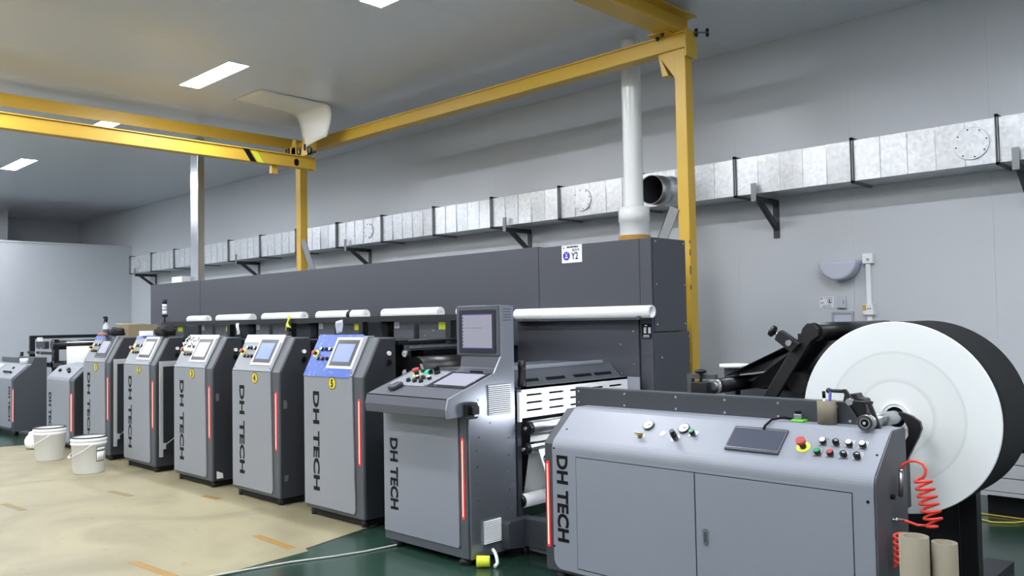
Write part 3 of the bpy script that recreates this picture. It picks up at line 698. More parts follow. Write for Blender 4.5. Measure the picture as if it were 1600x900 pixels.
# things on the unit tops
t = thing('spray_bottle', (-10.42, 3.83, 1.4005), 'spray bottle with a black trigger standing on unit 1', 'bottle')
MB().lathe([(0, 0), (.034, 0), (.036, .01), (.036, .10), (.03, .125), (.013, .15), (.013, .17)], (-10.42, 3.83, 1.4005), (0, 0, 1), 20).build('bottle_body', 'dome', t)
cy_('bottle_label', 'char', t, (-10.42, 3.83, 1.40), (-10.42, 3.83, 1.48), .0368, 20)
MB().prism([(-10.49, 1.615), (-10.47, 1.632), (-10.40, 1.632), (-10.385, 1.60), (-10.41, 1.557), (-10.43, 1.557), (-10.44, 1.60), (-10.47, 1.605)], 3.82, 3.84, 'y').build('spray_head', 'ink', t)
MB().prism([(-10.465, 1.605), (-10.45, 1.605), (-10.475, 1.53), (-10.485, 1.535)], 3.825, 3.835, 'y').build('trigger', 'ink', t)
t = thing('cardboard_box', (-10.46, 4.22, 1.36), 'open brown cardboard box on the deck behind unit 1', 'box')
mb = MB().box(-10.61, -10.31, 4.05, 4.4, 1.361, 1.37)
for a in ((-10.61, -10.602, 4.05, 4.4), (-10.318, -10.31, 4.05, 4.4), (-10.602, -10.318, 4.05, 4.058), (-10.602, -10.318, 4.392, 4.4)): mb.box(*a, 1.37, 1.53)
mb.build('box_walls', 'cardbox', t); MB().sheet([[(-10.61, 4.05, 1.53), (-10.61, 4.4, 1.53)], [(-10.69, 4.03, 1.545), (-10.69, 4.38, 1.54)]], .004).build('box_flap', 'cardbox', t)
t = MB().blob((-10.12, 3.84, 1.436), (.13, .08, .06), .2, 2).build('dark_cloth', 'cloth'); tag(t, 'crumpled dark cloth lying on top of unit 1', 'cloth')
t = MB().blob((-10.30, 3.75, 1.417), (.07, .05, .028), .15, 4).build('brown_rag', 'pink'); tag(t, 'pinkish brown rag on top of unit 1 beside the spray bottle', 'rag')
t = MB().blob((-8.82, 3.84, 1.442), (.14, .08, .07), .2, 6).build('dark_cloth', 'cloth'); tag(t, 'crumpled black cloth lying on top of unit 2', 'cloth')
t = bx('white_carton', 'white', None, -9.29, -9.16, 3.76, 3.86, 1.4005, 1.455, bev=.003); tag(t, 'small white carton on top of unit 2', 'carton')

# ------------------------------------------------------------------ operator console
c = thing('operator_console', (-4.2, 3.7, 0), 'operator console with a raised monitor, nearest cabinet of the row', 'console')
MB().prism([(3.525, .045), (3.525, .912), (3.90, .912), (3.90, .045)], -4.625, -3.795, 'x').build('base_body', 'dark', c, .006)
MB().prism([(-4.622, .045), (-3.80, .045), (-3.80, .10), (-4.622, .10)], 3.516, 3.526, 'y').build('kick_strip', 'mid', c, .002)
fpn = MB().prism(rrect(-4.622, -3.875, .10, .912, .02, 'b'), 3.51, 3.525, 'y').build('front_panel', 'lightb', c, .003)
dh_tech(-4.553, 3.51, .725, .25, .083, fpn)
MB().prism([(3.34, .972), (3.356, 1.032), (3.74, 1.163), (3.915, 1.163), (3.915, .915), (3.345, .915)], -4.60, -3.795, 'x').build('desk_body', 'desk', c, .008, 3)
MB().prism([(3.528, .042), (3.522, .92), (3.344, .914), (3.338, .972), (3.356, 1.034), (3.745, 1.165), (3.81, 1.27), (3.81, 1.60), (3.93, 1.595), (3.93, .042)], -3.795, -3.782, 'x').build('side_panel', 'side', c, .002)
MB().prism([(3.525, .046), (3.525, .91), (3.513, .91), (3.513, .046)], -3.862, -3.797, 'x').build('corner_strip', 'mid', c, .002)
st = MB().prism(rrect(-3.842, -3.824, .285, .78, .009), 3.509, 3.513, 'y').build('led_strip', 'ledr', c)
MB().prism(rrect(-3.836, -3.830, .30, .765, .003), 3.5065, 3.509, 'y').build('led_core', 'led', st)
DA = math.atan2(.131, .384); DS = frame_m((-4.60, 3.357, 1.0335), DA)
put(MB().box(.0, .80, -.004, .0, -.006, .001), 'desk_groove', 'ink', c, DS)
kp = put(MB().box(.05, .43, .15, .40, 0, .004), 'button_plate', 'light', c, DS, .001)
ts = put(MB().box(.45, .80, .155, .40, 0, .006), 'desk_screen', 'bezel', c, DS, .002)
put(MB().box(.48, .78, .185, .37, .006, .0072), 'screen_display', 'tablet', ts, DS)
es = put(disc(MB(), .17, .315, .004, .007, .034), 'emergency_stop', 'ring', c, DS)
put(disc(MB(), .17, .315, .007, .035, .016), 'stop_stem', 'black', es, DS); put(disc(MB(), .17, .315, .035, .052, .025), 'stop_cap', 'red', es, DS)
k_ = put(disc(MB(), .165, .378, .004, .02, .017), 'key_switch', 'knob', c, DS)
put(MB().box(.15, .18, .375, .381, .02, .06), 'key', 'steel', k_, DS)
k_ = put(MB().box(.215, .25, .345, .375, .004, .022), 'lit_button', 'glow', c, DS, .003)
for uu_, vv_, h_, r_ in ((.275, .35, .03, .016), (.33, .36, .05, .022)):
    k_ = put(disc(MB(), uu_, vv_, .004, h_*.5, r_), 'selector', 'knob', c, DS); put(MB().box(uu_-.006, uu_+.006, vv_-r_, vv_+r_, h_*.5, h_), 'selector_lever', 'knob', k_, DS)
for i, (uu_, vv_, cc) in enumerate(((.235, .262, 'white'), (.295, .262, 'knob'), (.355, .262, 'white'), (.2, .21, 'knob'), (.265, .21, 'knob'), (.33, .21, 'knob'))):
    b_ = put(disc(MB(), uu_, vv_, .004, .022, .016, 14), 'push_button', 'knob', c, DS); put(disc(MB(), uu_, vv_, .022, .026, .012, 14), 'button_cap', cc, b_, DS)
mb = MB()
for q in ((.06, .16), (.42, .16), (.42, .39), (.06, .39), (.52, .165), (.79, .26)): disc(mb, q[0], q[1], .004, .008, .008, 8)
put(mb, 'plate_screws', 'chrome', c, DS)
MB().prism([(3.745, 1.16), (3.80, 1.19), (3.812, 1.275), (3.812, 1.60), (3.928, 1.60), (3.928, 1.16)], -4.16, -3.797, 'x').build('monitor_housing', 'desk', c, .006)
MB().prism([(-4.19, 1.272), (-3.79, 1.272), (-3.79, 1.60), (-4.19, 1.60)], 3.80, 3.87, 'y').build('monitor_hood', 'desk', c, .006)
mo = MB().prism(rrect(-4.158, -3.815, 1.288, 1.572, .012), 3.794, 3.80, 'y').build('monitor_bezel', 'bezel', c, .001)
di = bx('monitor_display', 'scrg', mo, -4.123, -3.845, 3.7925, 3.794, 1.318, 1.545)
mb = MB()
for k in range(9): mb.box(-4.120, -4.112, 3.792, 3.7925, 1.335+.0225*k, 1.344+.0225*k)
mb.box(-4.123, -3.845, 3.792, 3.7925, 1.538, 1.545).box(-4.10, -3.93, 3.792, 3.7925, 1.452, 1.454).box(-4.123, -3.845, 3.792, 3.7925, 1.318, 1.324)
mb.build('screen_icons', 'purple', di)
mb = MB()
for r_ in range(5): mb.box(-3.782, -3.7815, 3.835, 3.905, 1.50+.018*r_, 1.503+.018*r_)
mb.build('monitor_vents', 'ink', c)
for z0_, z1_, y0_, y1_, n_ in ((.905, 1.092, 3.683, 3.885, 15), (.115, .258, 3.626, 3.775, 13)):
    v_ = bx('vent_grille', 'ink', c, -3.782, -3.779, y0_, y1_, z0_, z1_)
    for k in range(n_):
        za = z0_+(z1_-z0_)*k/n_; zs = (z1_-z0_)/n_
        MB().prism([(-3.779, za+zs*.42), (-3.770, za+zs*.36), (-3.768, za+zs*.42), (-3.770, za+zs*.92), (-3.779, za+zs*.98)], y0_, y1_, 'y').build('louvre', 'white', v_)
sw = MB().prism(rrect(3.475, 3.575, .90, 1.0, .012), -3.782, -3.755, 'x').build('main_switch', 'black', c, .003)
MB().prism(rrect(3.50, 3.56, .925, .985, .015), -3.755, -3.725, 'x').build('switch_knob', 'knob', sw, .004); bx('switch_mark', 'bluew', sw, -3.7255, -3.7245, 3.515, 3.55, .918, .93)
mb = MB()
for y_, z_ in ((3.58, .70), (3.585, .60), (3.587, .50), (3.589, .40), (3.86, .75), (3.862, .64), (3.864, .53), (3.866, .42), (3.88, .30), (3.60, .78), (3.70, .86), (3.60, 1.01)): mb.cyl((-3.782, y_, z_), (-3.778, y_, z_), .006, n=6)
mb.build('side_screws', 'chrome', c)
for x_ in (-4.55, -3.87):
    for y_ in (3.57, 3.86): cy_('foot', 'black', c, (x_, y_, 0), (x_, y_, .046), .06, 18, r2=.03)
m_ = thing('computer_mouse', (-4.41, 3.44, 1.06), 'dark grey computer mouse on the console desk', 'mouse')
put(MB().box(.16, .225, .055, .15, .002, .032), 'mouse_body', 'char', m_, DS, .012)
pe = put(MB().cyl((.60, .412, .007), (.72, .405, .007), .006, n=8), 'pen', 'ink', None, DS); tag(pe, 'black pen lying on the console below the monitor', 'pen')
yt = thing('yellow_cup', (-3.735, 3.585, 0), 'small yellow cup with a white strap lying on the green floor by the console foot', 'cup')
MB().lathe([(.033, 0), (.036, .08), (.031, .08), (.029, .006), (0, .006)], (-3.70, 3.60, .0365), (-.75, -.66, 0), 20).lathe([(0, 0), (.033, 0)], (-3.70, 3.60, .0365), (-.75, -.66, 0), 20).build('cup_body', 'yellowl', yt)
MB().tube([(-3.735, 3.66, .09), (-3.71, 3.655, .075), (-3.685, 3.645, .05), (-3.665, 3.63, .025), (-3.66, 3.60, .012)], .011, 8).build('cup_strap', 'paper', yt)
fl_ = MB().lathe([(0, 0), (.028, 0), (.030, .01), (.030, .05), (.026, .06), (.025, .12), (.027, .125), (.027, .17), (.02, .172), (0, .172)], (-3.81, 4.03, 1.061), (0, 0, 1), 20).build('torch', 'black'); tag(fl_, 'black torch standing upright on the slotted white guard', 'torch')

# ------------------------------------------------------------------ web guard between console and unwinder
w = thing('web_guard', (-3.9, 4.5, 0), 'white slotted guard over the web rollers beside the console', 'guard')
mb = MB(); ys = [3.985]; 
for k in range(5): ys += [4.03+.222*k, 4.03+.222*k+.155]
ys.append(5.14)
zs = [.86, .900, .913, .950, .963, 1.0, 1.013, 1.06]
for a in range(len(ys)-1):
    for b_ in range(len(zs)-1):
        if a % 2 == 1 and b_ % 2 == 1: continue
        mb.box(-3.782, -3.77, ys[a], ys[a+1], zs[b_], zs[b_+1])
bmesh.ops.remove_doubles(mb.bm, verts=mb.bm.verts, dist=1e-5)
mb.build('slotted_panel', 'white', w)
bx('panel_backing', 'matte', w, -3.86, -3.84, 3.985, 5.14, .87, 1.05)
MB().prism([(-3.77, 1.06), (-3.86, 1.06), (-3.97, 1.165), (-4.6, 1.165), (-4.6, 1.15), (-3.975, 1.15), (-3.865, 1.045), (-3.77, 1.045)], 3.985, 5.18, 'y').build('top_cover', 'mid', w)
mb = MB()
for y_ in (4.08, 4.36, 4.66, 4.9): mb.prism([(-3.882, 1.0825), (-3.90, 1.0995), (-3.901, 1.0985), (-3.883, 1.0815)], y_, y_+.2, 'y')
mb.xf(Matrix.Translation((.0012, 0, .0012))).build('cover_slots', 'ink', w)
bx('cover_ridge', 'light', w, -3.985, -3.965, 3.985, 5.1, 1.16, 1.185, bev=.004)
bx('side_plate', 'white', w, -3.80, -3.76, 3.95, 3.972, .84, 1.03)
bx('side_plate', 'light', w, -3.80, -3.66, 5.14, 5.15, .9, 1.06)
bx('frame_side', 'dark', w, -3.95, -3.782, 3.95, 3.985, .04, 1.045); bx('frame_side', 'dark', w, -3.95, -3.782, 5.10, 5.14, .04, 1.045)
for (x_, z_, r_, m2, nm) in ((-3.72, .80, .045, 'steel', 'idler_roller'), (-3.74, .665, .038, 'chrome', 'idler_roller'), (-3.80, .32, .045, 'white', 'idler_roller'), (-3.55, .62, .035, 'steel', 'idler_roller')):
    rr_ = cy_(nm, m2, w, (x_, 4.0, z_), (x_, 5.1, z_), r_, 24); cy_('roller_end', 'rubber', rr_, (x_, 3.972, z_), (x_, 4.0, z_), r_*.9, 20); cy_('roller_pin', 'steel', rr_, (x_, 3.95, z_), (x_, 3.972, z_), .012, 10)
MB().sheet([[(-3.76, 4.06, .80), (-3.76, 5.05, .80)], [(-3.78, 4.06, .66), (-3.78, 5.05, .66)], [(-3.845, 4.06, .32), (-3.845, 5.05, .32)]], .002).build('web_sheet', 'paper', w)
MB().sheet([[(-3.70, 4.06, .655), (-3.70, 5.05, .655)], [(-3.60, 4.06, .40), (-3.60, 5.05, .40)], [(-3.52, 4.06, .22), (-3.52, 5.05, .22)]], .002).build('web_sheet', 'paper', w)
bx('pan', 'steel', w, -3.78, -3.30, 4.0, 5.05, .20, .215)
bx('base_beam', 'dark', w, -3.78, -3.30, 3.93, 4.02, .06, .235, bev=.004)
MB().prism([(3.78, .07), (3.93, .05), (3.93, .235), (3.80, .235), (3.78, .22)], -3.782, -3.71, 'x').build('base_block', 'dark', w, .003)
bx('base_rail', 'brace', w, -3.70, -3.30, 3.955, 3.975, .03, .06)
for x_, y_ in ((-3.75, 3.97), (-3.35, 3.98), (-3.85, 5.12)): cy_('foot', 'black', w, (x_, y_, 0), (x_, y_, .06), .03, 12)

# ------------------------------------------------------------------ unwinder and rewinder cabinets
SA = math.atan2(.185, .213)
def winder(x0, x1, t, right_led=False):
    # body with a sloped control top, front at y=3.63
    MB().prism([(3.645, .06), (3.645, .785), (3.655, .80), (3.85, .965), (4.0, .967), (4.0, .06)], x0, x1-.008, 'x').build('body', 'dark', t, .012, 3)
    MB().prism([(3.634, .06), (3.634, .78), (3.64, .80), (3.84, .976), (3.86, .98), (3.99, .98), (4.0, .97), (4.0, .06)], x1-.008, x1, 'x').build('side_panel', 'mid', t, .002)
u2 = thing('unwinder', (-2.3, 3.8, 0), 'wide unwinder cabinet with sloped control top at the near end, holding the huge roll', 'machine')
winder(-3.28, -1.385, u2)
fpn = MB().prism(rrect(-3.205, -1.395, .085, .74, .06, 'a'), 3.63, 3.645, 'y').build('front_panel', 'lightb', u2, .002)
prof = [(3.63, .74)]
for k in range(7):
    a = math.radians(180-k*8.2); prof.append((3.72+.09*math.cos(a), .755+.09*math.sin(a)*1.0))
prof += [(3.836, .968), (3.86, .98), (3.99, .98), (3.99, .969), (3.855, .967), (3.66, .80), (3.645, .74)]
MB().prism(prof, -3.205, -1.395, 'x').build('control_top', 'lightb', u2)
dh_tech(-3.172, 3.63, .728, .243, .083, fpn)
UF = frame_m((-3.28, 3.6585, .8205), math.atan2(.968-.8205, 3.836-3.6585))
for a, b_ in ((-3.027, -2.27), (-2.264, -1.488)):
    dd = MB().box(a, b_, 3.627, 3.6295, .115, .727).build('door', 'lightb', u2, .001)
    mb = MB().box(a-.003, b_+.003, 3.6285, 3.6302, .727, .731).box(a-.003, a, 3.6285, 3.6302, .115, .727).box(b_, b_+.003, 3.6285, 3.6302, .115, .727).box(a-.003, b_+.003, 3.6285, 3.6302, .111, .115)
    mb.build('door_gap', 'ink', dd)
    if a < -3: hdl = dd
    else:
        lk = MB().prism(rrect(-2.225, -2.195, .385, .465, .014), 3.621, 3.627, 'y').build('door_latch', 'steel', dd); MB().prism(rrect(-2.217, -2.203, .40, .45, .006), 3.6195, 3.621, 'y').build('latch_slot', 'bezel2', lk)
mb = MB().cyl((-3.19, 3.63, .765), (-3.19, 3.627, .765), .006, n=8).cyl((-3.20, 3.63, .21), (-3.20, 3.627, .21), .006, n=8).cyl((-1.42, 3.63, .70), (-1.42, 3.627, .70), .007, n=8)
mb.build('panel_screws', 'ink', u2)
st = MB().prism(rrect(-3.260, -3.242, .195, .685, .009), 3.64, 3.645, 'y').build('led_strip', 'ledr', u2)
MB().prism(rrect(-3.254, -3.248, .21, .67, .003), 3.6375, 3.64, 'y').build('led_core', 'led', st)
def uf(mb, name, m, parent, bev=0): return mb.xf(UF).build(name, m, parent, bev)
ZU = -.035
hm = uf(MB().box(1.15, 1.43, .04, .195, 0, .014), 'panel_screen', 'bezel2', u2, .003)
uf(MB().box(1.16, 1.42, .058, .178, .014, .0155), 'screen_display', 'scrd', hm)
uf(MB().box(1.15, 1.43, .053, .056, .014, .0152).box(1.15, 1.43, .180, .183, .014, .0152), 'screen_trim', 'steel', hm)
for gu, lab in ((.648, 'gauge'), (.87, 'gauge')):
    g_ = uf(disc(MB(), gu, .15, 0, .012, .032, 24), 'pressure_gauge', 'bezel', u2); uf(disc(MB(), gu, .15, .012, .0135, .027, 24), 'gauge_dial', 'white', g_); uf(MB().box(gu-.003, gu+.018, .147, .152, .0135, .015), 'gauge_needle', 'ink', g_)
r_ = uf(MB().box(.615, .66, .06, .082, 0, .004), 'regulator', 'paper', u2); uf(disc(MB(), .637, .07, .004, .026, .014), 'regulator_knob', 'brass', r_); uf(MB().box(.612, .662, .066, .074, .026, .032), 'regulator_wing', 'brass', r_)
uf(disc(MB(), .76, .105, 0, .004, .016), 'blanking_cap', 'white', u2)
r_ = uf(MB().box(.83, .87, .062, .10, 0, .003), 'regulator', 'steel', u2); uf(disc(MB(), .85, .08, .003, .045, .016), 'regulator_knob', 'knob', r_); uf(disc(MB(), .85, .08, .045, .06, .013), 'knob_top', 'knob', r_)
r_ = uf(MB().box(.915, .96, .105, .14, 0, .003), 'regulator', 'steel', u2); uf(disc(MB(), .935, .12, .003, .026, .015), 'regulator_knob', 'knob', r_); uf(disc(MB(), .935, .12, .026, .031, .013), 'knob_top', 'green', r_)
es = uf(disc(MB(), 1.53, .105, 0, .003, .032, 24), 'emergency_stop', 'ring', u2); uf(disc(MB(), 1.53, .105, .003, .035, .015), 'stop_stem', 'black', es); uf(disc(MB(), 1.53, .105, .035, .05, .022), 'stop_cap', 'red', es)
for k in range(4):
    for vv, cols in ((.148, ('white', 'knob', 'white', 'white')), (.082, ('green', 'red', 'knob', 'knob'))):
        uu_ = 1.613+.06*k-(.006 if vv < .1 else 0)
        pn = uf(MB().box(uu_-.021, uu_+.021, vv-.024, vv+.026, 0, .002), 'button_plate', 'steel', u2)
        b_ = uf(disc(MB(), uu_, vv-.004, .002, .02, .0155, 16), 'push_button', 'knob', pn); uf(disc(MB(), uu_, vv-.004, .02, .024, .0125, 16), 'button_cap', cols[k], pn)
        if cols[k] == 'knob': uf(MB().box(uu_-.002, uu_+.011, vv-.006, vv-.002, .024, .0265), 'knob_mark', 'bluew', pn)
uf(disc(disc(MB(), 1.865, .10, 0, .002, .006, 8), .12, .07, 0, .002, .006, 8), 'top_screws', 'ink', u2)
MB().prism([(-3.30, .96), (-1.55, .96), (-1.57, .98), (-1.635, 1.078), (-3.30, 1.078)], 3.965, 3.978, 'y').build('back_panel', 'dark', u2, .002)
MB().prism([(-3.30, 1.078), (-1.635, 1.078), (-1.635, 1.084), (-3.30, 1.084)], 3.965, 4.02, 'y').build('back_panel_edge', 'mid', u2, .002)
mb = MB()
for x_, z_ in ((-3.27, 1.06), (-3.27, .995), (-2.93, 1.06), (-2.93, .995), (-2.58, 1.06), (-2.58, .995), (-2.28, 1.06), (-2.28, .995), (-1.98, 1.06), (-1.98, .995), (-1.68, 1.06), (-1.62, .995)): mb.cyl((x_, 3.965, z_), (x_, 3.959, z_), .007, n=8)
mb.build('panel_rivets', 'chrome', u2)
# clamp, arms, dancer, rear frame
MB().prism([(-1.665, 1.07), (-1.655, 1.115), (-1.60, 1.125), (-1.59, 1.105), (-1.56, 1.10), (-1.55, 1.05), (-1.565, 1.0), (-1.565, .97), (-1.63, .97)], 3.985, 4.06, 'y').build('shaft_clamp', 'black', u2, .004)
lv = MB().tube([(-1.70, 3.92, 1.138), (-1.625, 3.92, 1.138)], .0085, 10).prism([(-1.632, 1.148), (-1.618, 1.148), (-1.585, 1.10), (-1.61, 1.08)], 3.912, 3.928, 'y').build('clamp_lever', 'black', u2)
mb = MB(); bmesh.ops.create_icosphere(mb.bm, subdivisions=2, radius=.014, matrix=Matrix.Translation((-1.70, 3.92, 1.138))); [setattr(f, 'smooth', True) for f in mb.bm.faces]; mb.build('lever_ball', 'black', lv)
cy_('clamp_bolt', 'chrome', u2, (-1.598, 3.90, 1.092), (-1.598, 3.93, 1.092), .016, 14); MB().cyl((-1.62, 3.925, 1.092), (-1.49, 3.90, 1.094), .007, n=8).build('clamp_rod', 'black', u2)
MB().prism([(-1.512, 1.10), (-1.497, 1.10), (-1.470, 1.03), (-1.448, .965), (-1.478, .965), (-1.492, 1.03)], 3.885, 3.905, 'y').build('clamp_arm', 'black', u2, .003)
hk = []
for x_, z_ in ((-1.447, 1.028), (-1.435, 1.04), (-1.385, 1.022), (-1.352, .998), (-1.345, .965), (-1.36, .925), (-1.44, .765), (-1.49, .66), (-1.49, .80), (-1.43, .89), (-1.405, .93), (-1.405, .965), (-1.42, .995)): hk.append((x_, z_))
MB().prism(hk, 4.09, 4.115, 'y').build('hook_arm', 'black', u2, .002)
bx('hook_mount', 'black', u2, -1.50, -1.41, 4.0, 4.115, .6, .8)
MB().prism([(-2.265, 1.0), (-2.185, 1.0), (-1.945, 1.36), (-1.905, 1.385), (-1.90, 1.425), (-1.93, 1.455), (-1.965, 1.455), (-1.99, 1.43), (-2.0, 1.40), (-2.14, 1.19)], 4.28, 4.31, 'y').build('dancer_arm', 'black', u2, .004)
MB().prism([(-2.265, 1.0), (-2.185, 1.0), (-1.945, 1.36), (-1.905, 1.385), (-1.90, 1.425), (-1.93, 1.455), (-1.965, 1.455), (-1.99, 1.43)], 5.33, 5.36, 'y').build('dancer_arm', 'black', u2)
cy_('dancer_roller', 'rubber', u2, (-1.94, 4.31, 1.408), (-1.94, 5.33, 1.408), .05, 24)
bx('dancer_plate', 'black', u2, -2.03, -1.99, 4.31, 5.33, 1.33, 1.40)
MB().sheet([[(-1.975, 4.335, 1.375), (-1.975, 4.80, 1.375)], [(-2.1, 4.335, 1.335), (-2.1, 4.80, 1.335)], [(-2.48, 4.335, 1.16), (-2.48, 4.80, 1.16)]], .004).build('dark_web', 'rubber', u2)
MB().sheet([[(-1.95, 4.335, 1.362), (-1.95, 4.80, 1.362)], [(-2.2, 4.335, 1.11), (-2.2, 4.80, 1.11)], [(-2.46, 4.335, 1.07), (-2.46, 4.80, 1.07)]], .004).build('dark_web', 'rubber', u2)
MB().prism([(-2.47, 1.08), (-2.12, 1.325), (-1.97, 1.365), (-1.96, 1.345), (-2.18, 1.07)], 4.52, 4.526, 'y').build('web_side_plate', 'black', u2)
cb_ = MB().prism([(-2.115, 1.405), (-2.095, 1.42), (-1.99, 1.35), (-2.04, 1.30), (-2.13, 1.37)], 4.24, 4.28, 'y').build('clamp_block', 'black', u2, .003)
cy_('clamp_pin', 'steel', cb_, (-2.045, 4.225, 1.352), (-2.045, 4.24, 1.352), .016, 14); cy_('clamp_screw', 'chrome', cb_, (-2.105, 4.26, 1.39), (-2.14, 4.26, 1.41), .009, 10)
hw = MB().cyl((-2.14, 4.26, 1.41), (-2.157, 4.26, 1.42), .034, n=8).build('hand_wheel', 'knob', cb_, .005)
MB().cyl((-2.46, 4.2, 1.11), (-2.46, 4.86, 1.11), .042, n=24).build('guide_roller', 'rubber', u2); cy_('roller_end', 'chrome', u2, (-2.46, 4.165, 1.11), (-2.46, 4.2, 1.11), .041, 24); cy_('roller_cap', 'steel', u2, (-2.46, 4.15, 1.11), (-2.46, 4.165, 1.11), .022, 20)
MB().cyl((-2.06, 4.35, 1.13), (-2.06, 4.86, 1.13), .06, n=24).build('guide_roller', 'black', u2)
bk = bx('bearing_block', 'black', u2, -2.57, -2.47, 4.1, 4.2, 1.04, 1.135, bev=.004); cy_('block_stem', 'black', bk, (-2.535, 4.15, 1.135), (-2.535, 4.15, 1.185), .008, 10)
MB().lathe([(0, .0), (.02, 0), (.034, .006), (.034, .018), (.012, .024), (0, .024)], (-2.535, 4.15, 1.18), (0, 0, 1), 10).build('star_knob', 'knob', bk)
mb = MB().box(-2.63, -2.45, 4.16, 4.19, 1.15, 1.175).box(-2.63, -2.60, 4.16, 4.19, 1.0, 1.15).box(-2.6, -2.585, 4.16, 4.19, 1.06, 1.08); mb.build('grey_bracket', 'mid', u2)
bx('inner_beam', 'mid', u2, -3.2, -1.75, 4.15, 4.25, .90, 1.03); bx('inner_beam', 'black', u2, -2.3, -2.15, 5.28, 5.36, .04, 1.02); bx('inner_beam', 'dark', u2, -2.7, -1.9, 4.89, 4.92, .04, 1.12)
bx('rear_plate', 'char', u2, -2.4, -1.45, 4.94, 4.96, .05, .66)
cy_('core_plug', 'white', u2, (-2.52, 4.5, 1.198), (-2.52, 4.5, 1.216), .085, 28)
MB().box(-2.57, -2.50, 4.47, 4.53, 1.0, 1.198).build('plug_seat', 'mid', u2)
bx('rear_post', 'black', u2, -1.43, -1.345, 4.88, 4.96, .05, 1.06); bx('base_beam', 'black', u2, -1.47, -1.33, 4.0, 5.5, 0, .06); bx('base_beam', 'mid', u2, -3.2, -1.47, 4.88, 4.98, 0, .05)
bx('front_beam', 'black', u2, -1.6, -1.5, 4.0, 4.9, .04, .12); bx('rear_bearing', 'black', u2, -1.66, -1.33, 4.86, 4.93, .93, 1.06)
for x_ in (-3.2, -1.47):
    for y_ in (3.7, 3.95): cy_('foot', 'black', u2, (x_, y_, 0), (x_, y_, .06), .035, 12)
lb = bx('lamp_housing', 'black', u2, -3.345, -3.315, 4.04, 4.36, .875, .92); bx('lamp_bar', 'barlamp', lb, -3.348, -3.3455, 4.05, 4.35, .88, .915)
bx('lamp_bracket', 'black', u2, -3.315, -3.28, 4.04, 4.06, .5, .92)
sh = thing('unwind_shaft', (-1.5, 4.3, 1.0), 'steel unwind shaft sticking out of the huge roll', 'shaft')
SXY = lambda y: (-1.498-.036*(y-3.85)/.45, y, 1.008-.02*(y-3.85)/.45)
MB().cyl(SXY(3.83), SXY(4.87), .033, n=28).build('shaft_body', 'steel', sh)
MB().lathe([(.018, 0), (.024, 0), (.024, .010), (.028, .010), (.028, .003), (.036, .003), (.036, .03), (.033, .03)], SXY(3.815), (0, 1, 0), 28).build('shaft_collar', 'steel', sh)
MB().lathe([(0, .004), (.021, .004), (.021, 0)], SXY(3.815), (0, 1, 0), 20).build('shaft_socket', 'ink', sh); MB().lathe([(.024, .0005), (.0275, .0005), (.0275, .004)], SXY(3.8145), (0, 1, 0), 28).lathe([(.030, .002), (.0335, .002), (.0335, .005)], SXY(3.8155), (0, 1, 0), 28).build('shaft_seal', 'ink', sh)
cy_('shaft_valve', 'chrome', sh, SXY(3.806), SXY(3.82), .007, 10)
# the huge roll
RX, RZ, RY0, RY1, RR_ = -1.533, .988, 4.30, 4.80, .47
rt = thing('material_roll', (RX, RY0, RZ-.47), 'huge roll of label material, white wound face towards the aisle and dark outer skin', 'roll')
MB().lathe([(.072, .02), (.072, 0), (RR_-.004, 0), (RR_, .004), (RR_, .01)], (RX, RY0, RZ), (0, 1, 0), 96).build('wound_face', 'rollface', rt, fix=True)
MB().lathe([(RR_, .01), (RR_, RY1-RY0), (.072, RY1-RY0), (.072, .02)], (RX, RY0, RZ), (0, 1, 0), 96).build('dark_skin', 'rollside', rt, fix=True)
MB().lathe([(.072, .01), (.072, -.012), (.063, -.012), (.063, .01)], (RX, RY0, RZ), (0, 1, 0), 40).build('core_tube', 'paper', rt, fix=True)
MB().lathe([(.063, .0), (.0605, -.006), (.0605, .004)], (RX, RY0, RZ), (0, 1, 0), 40).build('core_gap', 'ink', rt, fix=True)
MB().lathe([(.0605, .006), (.0605, -.008), (.051, -.008), (.051, .02)], (RX, RY0, RZ), (0, 1, 0), 40).build('core_ring', 'white', rt, fix=True)
MB().lathe([(.051, .012), (.034, .012), (.034, .03)], (RX, RY0, RZ), (0, 1, 0), 32).build('core_chuck', 'ink', rt, fix=True)
# small things on the cabinet
t = thing('pen_holder', (-1.71, 3.915, .98), 'short brown cardboard tube used as a pen holder, on the unwinder', 'pen holder')
MB().lathe([(0, .004), (.040, .004), (.040, .112), (.044, .112), (.044, 0), (0, 0)], (-1.71, 3.915, .98), (0, 0, 1), 28).build('holder_tube', 'card', t, fix=True)
pn_ = thing('marker', (-1.722, 3.92, .985), 'black and white marker standing in the cardboard pen holder', 'pen'); MB().cyl((-1.722, 3.92, .985), (-1.718, 3.905, 1.105), .006, n=10).build('marker_body', 'white', pn_); MB().cyl((-1.718, 3.905, 1.105), (-1.717, 3.90, 1.135), .008, n=10).build('marker_cap', 'ink', pn_)
pn_ = MB().cyl((-1.70, 3.91, .985), (-1.685, 3.90, 1.135), .007, n=10).build('marker', 'purple'); tag(pn_, 'blue violet marker standing in the cardboard pen holder', 'pen')
t = thing('cable_plug', (-1.85, 3.92, .98), 'metal plug on a green base at the end of a black cable, on the unwinder', 'plug')
bx('plug_base', 'greenp', t, -1.885, -1.82, 3.895, 3.945, .98, .992, bev=.004); bx('plug_body', 'steel', t, -1.872, -1.832, 3.905, 3.938, .992, 1.018, bev=.003); bx('plug_top', 'ink', t, -1.868, -1.845, 3.91, 3.93, 1.018, 1.032)
MB().tube([(-1.885, 3.92, .99), (-1.92, 3.90, 1.0), (-1.96, 3.85, .99), (-1.97, 3.80, .965), (-1.97, 3.785, .95)], .006, 8).build('plug_cable', 'ink', t)
t = thing('air_hose', (-1.3, 3.85, .56), 'coiled red air hose hanging on the right side of the unwinder', 'hose')
path = []
